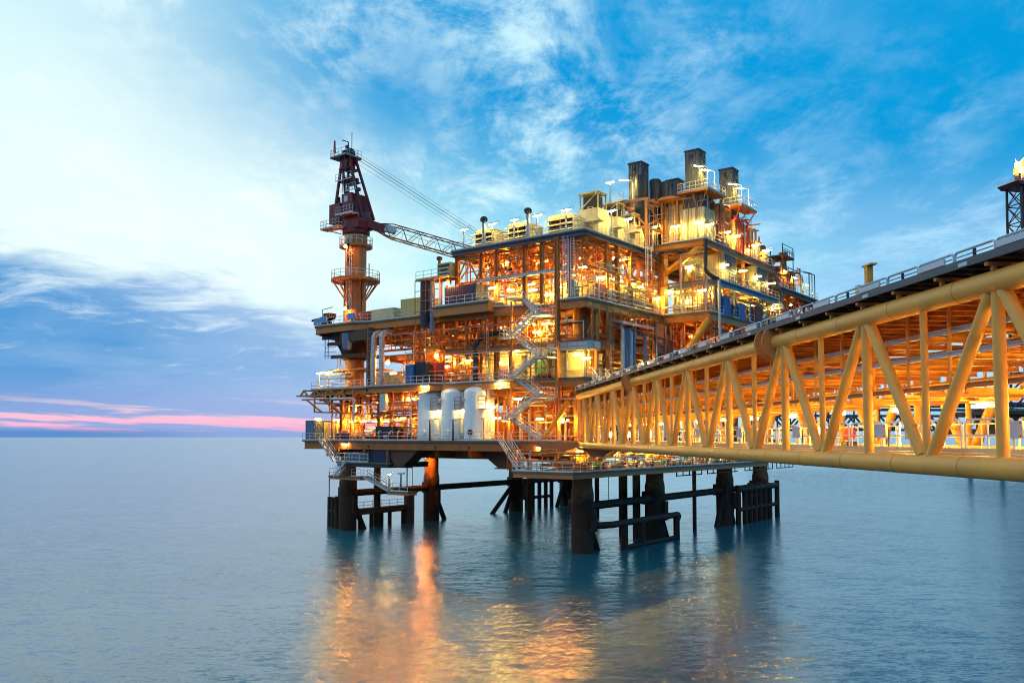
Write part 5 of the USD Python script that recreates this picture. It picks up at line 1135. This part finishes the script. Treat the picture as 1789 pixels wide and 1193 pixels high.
# floor
obj(br, "walkway_floor", MB().box(0, LB, .75, BW - .5, 13.37, 13.45), "pale_cream")
for y in (.8, BW - .55): obj(br, "kerb", MB().box(0, LB, y - .04, y + .04, 13.46, 13.62), "pale_cream")
for x in np.arange(1.5, LB, 2.683): obj(br, "floor_beam", MB().ibeam((x, .3, 13.18), (x, BW - .3, 13.18), .22, .32), "steel_ochre")
x = .4; i = 0
while x < LB - 3:
    L = 2.5; m = MB(); y = .95
    m.pipe([(x + .06, y, 13.46), (x + .06, y, 14.58), (x + L, y, 14.58), (x + L, y, 13.46)], .042, 6, bend=.22)
    m.tube((x + .06, y, 14.05), (x + L, y, 14.05), .035, n=5); m.tube((x + L/2, y, 13.46), (x + L/2, y, 14.58), .035, n=5)
    obj(br, "walkway_rail", m, "white_paint")
    m = MB(); y = BW - .7
    m.tube((x, y, 14.55), (x + L, y, 14.55), .035, n=5); m.tube((x, y, 14.02), (x + L, y, 14.02), .03, n=5)
    for q in (0, .5, 1): m.tube((x + L*q, y, 13.46), (x + L*q, y, 14.55), .03, n=5)
    obj(br, "far_rail", m, "white_paint"); x += 2.683; i += 1
for k in range(1, 13):
    x = k*PAN - 5.4
    obj(br, "junction_box", MB().box(x, x + .85, .80, .90, 13.95, 14.5), "sign_grey")
    obj(br, "box_cable", MB().pipe([(x + 1.05, .86, 14.3), (x + 1.0, .86, 13.8), (x + .9, .86, 13.5)], .03, 5), "dark_steel")
    for cx_ in (x + .08, x + .77):
        for cz in (14.02, 14.43): obj(br, "box_bolt", MB().box(cx_ - .02, cx_ + .02, .78, .799, cz - .02, cz + .02), "dark_steel") if k > 5 else None
# hung pipe racks inside the top half
for z, ya, yb in ((17.75, 1.2, 5.9), (16.9, 1.0, 5.9), (15.75, .95, 5.9)):
    for y in (ya, yb): obj(br, "rack_channel", MB().ibeam((0, y, z), (LB, y, z), .16, .18), "galvanised" if z > 16.8 and y == ya else ("sign_grey" if z > 16 and y == ya else "steel_ochre"))
    for x in np.arange(1.0 + (z*7 % 1), LB, 2.683): obj(br, "rack_beam", MB().ibeam((x, ya - .45, z - .22), (x, yb + .3, z - .22), .16, .2), "bridge_yellow")
for x in np.arange(2.3, LB, 2.683):
    for y in (1.0, 5.9): obj(br, "rack_hanger", MB().bar((x, y, 15.6), (x, y, 18.6), .10, .10), "bridge_yellow")
for y, z, r, mt in ((1.9, 18.0, .12, "steel_orange"), (3.3, 17.3, .15, "galvanised"), (4.6, 17.3, .18, "steel_ochre"), (2.2, 17.1, .10, "pale_cream"), (5.0, 17.12, .15, "steel_ochre"), (3.6, 16.0, .12, "pale_cream"), (1.8, 15.97, .07, "yellow_paint")):
    obj(br, "bridge_pipe", MB().tube((-1, y, z), (LB, y, z), r, n=10), mt, smooth=40)
# roof grating and its beams
obj(br, "roof_grating", MB().box(0, LB, .75, BW - .2, 18.93, 19.0), "dark_steel")
for x in np.arange(.8, LB, 1.34): obj(br, "roof_beam", MB().ibeam((x, .2, 18.80), (x, BW - .2, 18.80), .14, .22), "steel_orange")
# top walkway on stools
ZW = 19.50
obj(br, "top_walkway", MB().box(0, LB, -.45, .95, ZW - .06, ZW), "slate_steel")
for y in (-.47, .97): obj(br, "top_kerb", MB().box(0, LB, y - .035, y + .035, ZW - .17, ZW + .09), "slate_steel")
for x in np.arange(.5, LB, .9): obj(br, "top_slat", MB().bar((x, -.43, ZW - .13), (x, .93, ZW - .13), .12, .13), "dark_steel")
for x in np.arange(1.2, LB, 2.683):
    for y in (-.2, .75): obj(br, "stool_leg", MB().bar((x, y, ZT + .3), (x, y, ZW - .32), .13, .13), "steel_orange")
    obj(br, "stool_beam", MB().bar((x, -.45, ZW - .26), (x, 1.0, ZW - .26), .16, .11), "steel_orange")
x = .6; i = 0
while x < LB - 2.2:
    L = 1.98; m = MB(); z0 = ZW + .09
    m.pipe([(x, -.42, z0), (x, -.42, z0 + .29), (x + L, -.42, z0 + .29), (x + L, -.42, z0)], .04, 6, bend=.16)
    m.tube((x + .1, -.42, z0 + .13), (x + L - .1, -.42, z0 + .13), .022, n=4)
    obj(br, "top_rail", m, "galvanised")
    if i % 2: obj(br, "cable_cover", MB().box(x + .08, x + L*.8, -.52, -.46, z0 + .01, z0 + .21), "sign_grey")
    else: obj(br, "rail_fixture", MB().tube((x + L*.5, -.42, z0), (x + L*.5, -.42, z0 + .24), .06, n=6), "charcoal")
    if i % 3 == 0: obj(br, "kerb_clip", MB().box(x + .3, x + .75, -.53, -.506, ZW - .14, ZW - .02), "sign_grey")
    x += 2.06; i += 1
# far-side upright frames
for k, x in enumerate(np.arange(2.5, LB, 2.683)):
    obj(br, "far_frame_post", MB().bar((x, BW + .05, ZT + .3), (x, BW + .05, 21.3), .2, .2), "yellow_paint")
obj(br, "far_frame_beam", MB().bar((0, BW + .05, 21.36), (LB, BW + .05, 21.36), .16, .14), "steel_ochre")
t = thing("signal_post", "yellow post with a small box standing up beyond the bridge roof", "post", (55.0, BW + .3, 19.3), BRID)
obj(t, "post", MB().bar((55.0, BW + .3, 19.25), (55.0, BW + .3, 23.5), .34, .34), "yellow_paint"); obj(t, "post_cap", MB().box(54.6, 55.6, BW + .1, BW + .5, 23.51, 23.6), "yellow_paint"); obj(t, "side_box", MB().box(54.4, 54.75, BW - .2, BW + .12, 21.0, 22.5), "pale_cream")
t = thing("fire_hose_reel", "small red hose reel on the bridge walkway beside a light", "hose reel", (56.5, 5.0, 13.46), BRID); obj(t, "reel", MB().lathe((56.3, 5.0, 14.15), [(.15, 0), (.34, .02), (.34, .3), (.15, .32)], 18, 0), "red_paint", smooth=40); obj(t, "stand", MB().box(56.2, 56.8, 4.7, 5.3, 13.46, 13.75), "dark_steel")
for k in range(1, 14):
    x = k*PAN - 3.3
    if x > LB - 2: break
    t = thing("bridge_light", "", "lamp", (x, 1.05, 14.2), BRID)
    obj(t, "lamp_glass", MB().box(x, x + .30, 1.02, 1.24, 14.0, 14.45), "lamp_bridge"); obj(t, "lamp_back", MB().box(x - .04, x + .34, .93, 1.005, 13.9, 14.5), "pale_cream"); obj(t, "bracket", MB().box(x + .1, x + .2, 1.05, 1.15, 13.46, 13.99), "galvanised")
    note_lamp(t.path, BRID, (x, 1, 14.2), "yellow box lamps along the bridge walkway railing")
for k in range(0, 19):
    x = 3 + k*6.0
    tube_lamp(x, 4.2, 15.2, "strip lamps under the bridge's pipe racks", L=1.3, fr=BRID, mat="lamp_bridge", r=.07)
# ---------------------------------------------------------------- far bridge, far platform and flare
FB = ((218.0, 480.0), 4.0)
fb = thing("distant_bridge", "distant dark trestle bridge with a blue roof pipe seen through the yellow truss", "bridge", (0, 0, 15), FB)
obj(fb, "roof_pipe", MB().tube((-87, 0, 31.8), (203, 0, 31.8), 1.6, n=12), "navy", smooth=40)
for z in (29.0, 25.6, 17.8):
    for y in (0, 7): obj(fb, "chord", MB().bar((-87, y, z), (203, y, z), .9, 1.2), "brown_steel")
for i in range(40):
    x = -87 + i*7.25
    for y in (0, 7): obj(fb, "truss_diagonal", MB().bar((x, y, 17.8 if i % 2 else 25.6), (x + 7.25, y, 25.6 if i % 2 else 17.8), .85, .85), "brown_steel")
    obj(fb, "truss_post", MB().bar((x, 0, 17.8), (x, 0, 30), .7, .7), "brown_steel")
for x in (-82, 198): obj(fb, "trestle_leg", MB().tube((x, 3.5, -3), (x, 3.5, 17.5), 1.0, n=10), "leg_steel")
FPF = ((176.0, 312.0), 10.0)
fp_ = thing("distant_platform", "distant dark platform block at the right edge below the flare", "platform", (0, 0, 10), FPF)
obj(fp_, "deck_block", MB().box(-2, 38, 0, 28, 14, 16.4), "brown_steel"); obj(fp_, "deck_block", MB().box(2, 38, 2, 28, 22.2, 23.6), "brown_steel")
for x in (6, 20, 34):
    for y in (24,): obj(fp_, "platform_leg", MB().tube((x, y, -3), (x, y, 22), .9, n=10), "leg_steel")
obj(fp_, "block_house", MB().box(6, 22, 4, 20, 16.41, 22.19), "brown_steel"); obj(fp_, "mast", MB().bar((4, 4, 23.6), (4, 4, 33.5), .7, .7), "dark_steel")
handrail(fp_, (-2, .1, 16.4), (34, .1, 16.4), 1.3, "galvanised", 3, r=.07); handrail(fp_, (2, 2.1, 23.6), (34, 2.1, 23.6), 1.3, "galvanised", 3, r=.07)
FL = ((190.6, 318.0), 12.0)
ft = thing("flare_tower", "tall red and black lattice flare tower at the right edge with a burning tip", "flare tower", (0, 0, 23.6), FL)
H0, H1, W0, W1 = 23.6, 107.5, 4.2, 3.5
def fc(z, sx, sy): 
    w = W0 + (W1 - W0) * (z - H0) / (H1 - H0); return (sx*w, sy*w, z)
for sx, sy in ((-1, -1), (1, -1), (1, 1), (-1, 1)): obj(ft, "tower_leg", MB().tube(fc(H0, sx, sy), fc(H1, sx, sy), .46, n=8), "dark_steel")
zs = np.linspace(H0, H1 - .5, 13)
for z0, z1 in zip(zs, zs[1:]):
    for (a, b) in (((-1, -1), (1, -1)), ((1, -1), (1, 1)), ((1, 1), (-1, 1)), ((-1, 1), (-1, -1))):
        zm = (z0 + z1)/2
        obj(ft, "lattice_brace", MB().tube(fc(z0, *a), fc(z1, *b), .2, n=5), "maroon"); obj(ft, "lattice_brace", MB().tube(fc(z1, *a), fc(z0, *b), .2, n=5), "maroon"); obj(ft, "lattice_ring", MB().tube(fc(z1, *a), fc(z1, *b), .23, n=5), "dark_steel")
obj(ft, "riser", MB().tube((0, 0, H0), (0, 0, H1), .8, n=10), "maroon"); obj(ft, "riser", MB().tube((2, 1, H0), (2, 1, H1), .45, n=8), "galvanised")
obj(ft, "tip_platform", MB().prism([(-6.4, H1 + .4), (6.4, H1 + .4), (4.2, H1 - .9), (-4.7, H1 - .9)], -5, 5, 1), "maroon")
handrail(ft, (-6.3, -4.9, H1 + .4), (6.3, -4.9, H1 + .4), 1.6, "rail_paint", 1.5, r=.06); handrail(ft, (-6.3, -4.9, H1 + .4), (-6.3, 4.9, H1 + .4), 1.6, "rail_paint", 1.5, r=.06)
for x in (-1.7, 1.7): obj(ft, "flare_tip", MB().lathe((x, 0, H1 + .4), [(1.1, 0), (1.1, 3.3), (1.35, 3.4), (1.35, 3.9), (1.0, 4.0)], 14), "steel_dark_orange", smooth=40)
fm = thing("flare_flame", "bright orange white flame burning on the flare tower", "flame", (0, 0, H1 + 3), FL)
for (x, y, h, r, mt, ph) in ((-1.2, 0, 8.6, 1.9, "flame_core", .4), (1.6, .3, 10.2, 2.0, "flame_core", 2.0), (-2.4, -.5, 6.4, 1.1, "flame_edge", 3.3), (.4, -1.5, 9.0, 1.3, "flame_edge", 1.3), (2.6, -.8, 7.2, 1.2, "flame_edge", 5.0)):
    q = np.linspace(0, 1, 26); prof = [(max(.03, r*(math.sin(math.pi*min(1, (t*.90 + .16)))**.8)*(1 - .5*t)), h*t) for t in q]
    v, f = MB().lathe((x, y, H1 + 3.6), prof, 22).arrays(); tt = (v[:, 2] - H1 - 3.6) / h
    nz = meshkit.fbm(v * .9 + ph*7, 3, 5) - .5; nx = meshkit.fbm(v * .5 + 31 + ph*3, 3, 9) - .5
    v[:, 0] += (.8*np.sin(tt*5 + ph) + 2.6*nx)*tt + (v[:, 0] - x)*nz*1.3; v[:, 1] += .4*np.cos(tt*5 + ph)*tt + (v[:, 1] - y)*nz*1.3; v[:, 2] += 2.2*nz*tt; v[:, 2] = H1 + 3.6 + (v[:, 2] - H1 - 3.6)*.8
    obj(fm, "flame_tongue", MB().add(v, f), mt, smooth=True)

# ---------------------------------------------------------------- lamps
K = "twin-post lamps along the front edge of the roof deck"
for x in (-17.2, -12.3, -8.7, -5.1, -.7): lamp_post(x, -2.3, 39.0, 2.75, K)
for x, y, z, h in ((1.8, 4.3, 39, 3.6), (1.8, 8.5, 39, 3.4), (1.8, 15.2, 39, 3.6), (-3.2, 12.4, 46.3, 2.8)): lamp_post(x, y, z, h, "lamp posts among the roof deck filter houses", along=0)
for x, y in ((5.0, 15.8), (8.2, 15.8), (9.0, 17.6), (9.0, 23.2), (9.0, 26.4), (9.0, 33.4), (9.0, 38.0)): lamp_post(x, y, 40.2, 2.2, "short lamp posts along the stack deck edge")
for x, y in ((-1.6, 15.9), (9.5, 16.4), (9.5, 18.6), (9.8, 27.0), (9.8, 29.6)):
    t = thing("platform_lamp", "", "lamp", (x, y, 47.0)); obj(t, "pole", MB().pipe([(x, y, 47.0), (x, y, 49.8), (x - .7, y - .8, 50.0)], .06, 6), "white_paint"); obj(t, "lamp_head", MB().bar((x - .5, y - .6, 49.93), (x - 1.3, y - 1.5, 49.98), .22, .1), "white_paint"); obj(t, "lamp_lens", MB().bar((x - .5, y - .6, 49.82), (x - 1.3, y - 1.5, 49.87), .16, .07), "lamp_tube")
    note_lamp(t.path, PLAT, (x, y, 49.9), "goose-necked lamps on the exhaust stacks' platforms")
for x, y, h in ((-44.4, -3.8, 2.5), (-42.4, -3.8, 2.5)): lamp_post(x, y, 21.1, h, "lamp posts on the far left end of the mezzanine")
for x in (-21.3, -17.2): lamp_post(x, -4.3, 13.5, 2.7, "unlit T-shaped lamp posts in front of the white tanks", lit=False, mat="charcoal")
lamp_post(-30.2, -3.0, 6.5, 2.3, L=.5, key= "lit lamp post on the lowest hanging platform at the left")
lamp_post(-27.6, -3.3, 6.5, 2.4, "unlit lamp post on the lowest hanging platform at the left", lit=False, mat="charcoal")
for x in (-23.05 + 2.2, -18.8 + 2.2): tube_lamp(x, -2.9, 17.4, "lamps between the white tanks", along=1, L=.9)
tube_lamp(-14.75 + 2.6, -2.6, 17.8, "lamp right of the last white tank", along=1)
lamp_post(-6.9, -3.9, 16.1, 2.6, "lamp post by the lower stair landing")
for p in ((-41.9, 0, 23.7), (-32.6, 0, 23.2), (-25.7, 0, 26.0), (-21.0, -1.4, 24.7), (-20.0, -2.6, 23.4), (-16.3, -2.4, 24.0), (-8.7, -2, 24.6), (1.0, -2.4, 23.8), (2.3, -2.6, 23.3), (2.7, 5.9, 23.6), (2.7, 11, 23.6), (-12, -1, 23.6)): tube_lamp(*p, "bright lamps over the mezzanine level")
for p in ((-46.3, -2.4, 15.9 + .8), (-42.1, -2.2, 16.5), (-39.6, -1.5, 16.2), (-37.3, -1.5, 16.2), (-34.5, -1.5, 16.2), (-32.5, -1.5, 16.2), (-30.0, -.5, 16.6), (-9.5, -3, 16.0), (-5.6, -1, 16.2), (-1.2, -2.0, 16.0), (-12.6, -.8, 16.4), (1.0, 3, 16.2)): tube_lamp(*p, "bright strip lamps at the main deck level", mat="lamp_warm")
for p in ((-12.0, -2.6, 33.2), (-8.5, 1, 33.8), (-8.9, 2, 33.2), (-4.6, -.4, 31.9), (-5.5, 3, 33.4), (-13.4, 3, 33.9), (-16.6, 1.5, 33.6), (-2.2, 1, 34.2), (-12, 6, 34.2)): tube_lamp(*p, "strip lamps on the upper deck under the roof's front")
for p in ((1.4, -1.9, 34.4), (1.6, 2.0, 33.7), (1.6, 6.4, 33.9), (1.4, 7.7, 36.9), (1.6, 9.4, 33.9), (1.6, 12.4, 34.0), (2.0, 15.7, 32.8), (1.0, 17.6, 34.3), (3, 18, 33.9), (6.0, 17.6, 36.9), (6.0, 17.3, 32.3), (8, 17.2, 33.5), (7.8, 22, 33.8), (7.8, 29, 33.8), (7.8, 36, 33.8)): tube_lamp(*p, "strip lamps along the right-hand face of the upper deck")
for p in ((9.45, 21.5, 37.4), (9.45, 27.8, 37.6), (9.45, 33.4, 37.6), (9.45, 39.2, 37.4), (9.0, 41.4, 33.8)): tube_lamp(*p, "lamps by the beige enclosures on the gallery deck", along=0, L=1.1)
for p in ((-6.8, -2.9, 28.2), (-4.9, -2.6, 26.9), (-3.2, -3.0, 27.8), (-10.2, -3.6, 20.6), (-23.3, -3.4, 20.8), (-22.0, -4.7, 20.7), (-14, -2.9, 20.6)): tube_lamp(*p, "lamps fixed under the decks beside the stairs and tanks")
for p in ((-38.4, -4.0, 12.9), (-3.4, -4, 12.6), (-8.6, -1, 12.4)): tube_lamp(*p, "lamps below the main deck edge", mat="lamp_warm")
for i in range(12): tube_lamp(2.2, -4 + i*4.2, 12.3, "lamps over the lowest deck's pumps", along=1, L=1.2)
for p in ((-40.9, -2.0, 33.2), (-31.3, -2.4, 24.6), (-37.8, -2.6, 17.9), (-21.4, -3.0, 24.9), (-18.6, -2.2, 23.9), (-18.7, -3.9, 34.4), (-29.5, 1.2, 19.4), (-27, -2.6, 19.2), (-.9, -3.0, 15.9)): flood_lamp(*p, "orange starburst floodlights on the left face")
g = random.Random(5)
for z, n, x0, x1, y0, y1 in ((20.2, 7, -40, -4, 4.5, 8), (29.0, 10, -30, -4, 2.5, 6), (24.6, 6, -31, -18, 2, 5), (37.2, 12, -18, 1, 1, 13), (39.2, 1, 6, 7, 22, 23)):
    for i in range(n): flood_lamp(x0 + (x1 - x0)*(i + .5)/n, g.uniform(y0, y1), z, "orange floodlights deep inside, by %s" % {20.2: "the main deck", 29.0: "the intermediate deck", 24.6: "the mezzanine", 37.2: "the roof trusses", 39.2: "the stack deck"}[z], r=.2)
for y in (4, 11, 20, 28, 36): flood_lamp(1.2, y, 28.8, "orange floodlights below the upper deck's right-hand face", r=.2)
for y in (22, 30, 38): flood_lamp(6.5, y, 29.2, "orange floodlights below the gallery module", r=.2)
for p in ((7.6, 24, 41.0), (8.9, 31.2, 41.2), (7.0, 26.9, 44.0)): flood_lamp(*p, "orange floodlights between the exhaust stacks", r=.2)
for p in ((4, 48, 36.6), (6, 57, 36.6)): flood_lamp(*p, "orange floodlights under the far right deck", r=.2)
for p in ((7.8, 49, 41.0), (7.8, 54, 40.6), (7.8, 60, 40.2)): tube_lamp(*p, "lamps over the far right deck", along=1)
flood_lamp(-40.6, -2.4, 42.6, "orange floodlight below the crane's upper ring", r=.2); flood_lamp(-41.0, 16.0, 10.8, "orange floodlight by the orange lit leg under the main deck", r=.3); flood_lamp(-40, 4, 19.2, "orange floodlight by the leg under the crane", r=.2)

ORD = ["leftmost", "second", "third", "fourth", "fifth", "sixth", "seventh", "eighth", "ninth", "tenth", "eleventh", "twelfth", "thirteenth", "fourteenth", "fifteenth", "sixteenth", "seventeenth", "eighteenth", "nineteenth", "twentieth"]
for table in (LAMPS, SERIES):
    for key, found in table.items():
        found.sort()
        for i, (_, path) in enumerate(found):
            prim = stage.GetPrimAtPath(path)
            if len(found) == 1: lab = key
            else: lab = f"rightmost of the {key}" if i == len(found) - 1 else f"leftmost of the {key}" if i == 0 else f"{ORD[i]} from the left of the {key}"
            prim.SetCustomDataByKey("label", lab)
            if len(found) > 1: prim.SetCustomDataByKey("group", key)
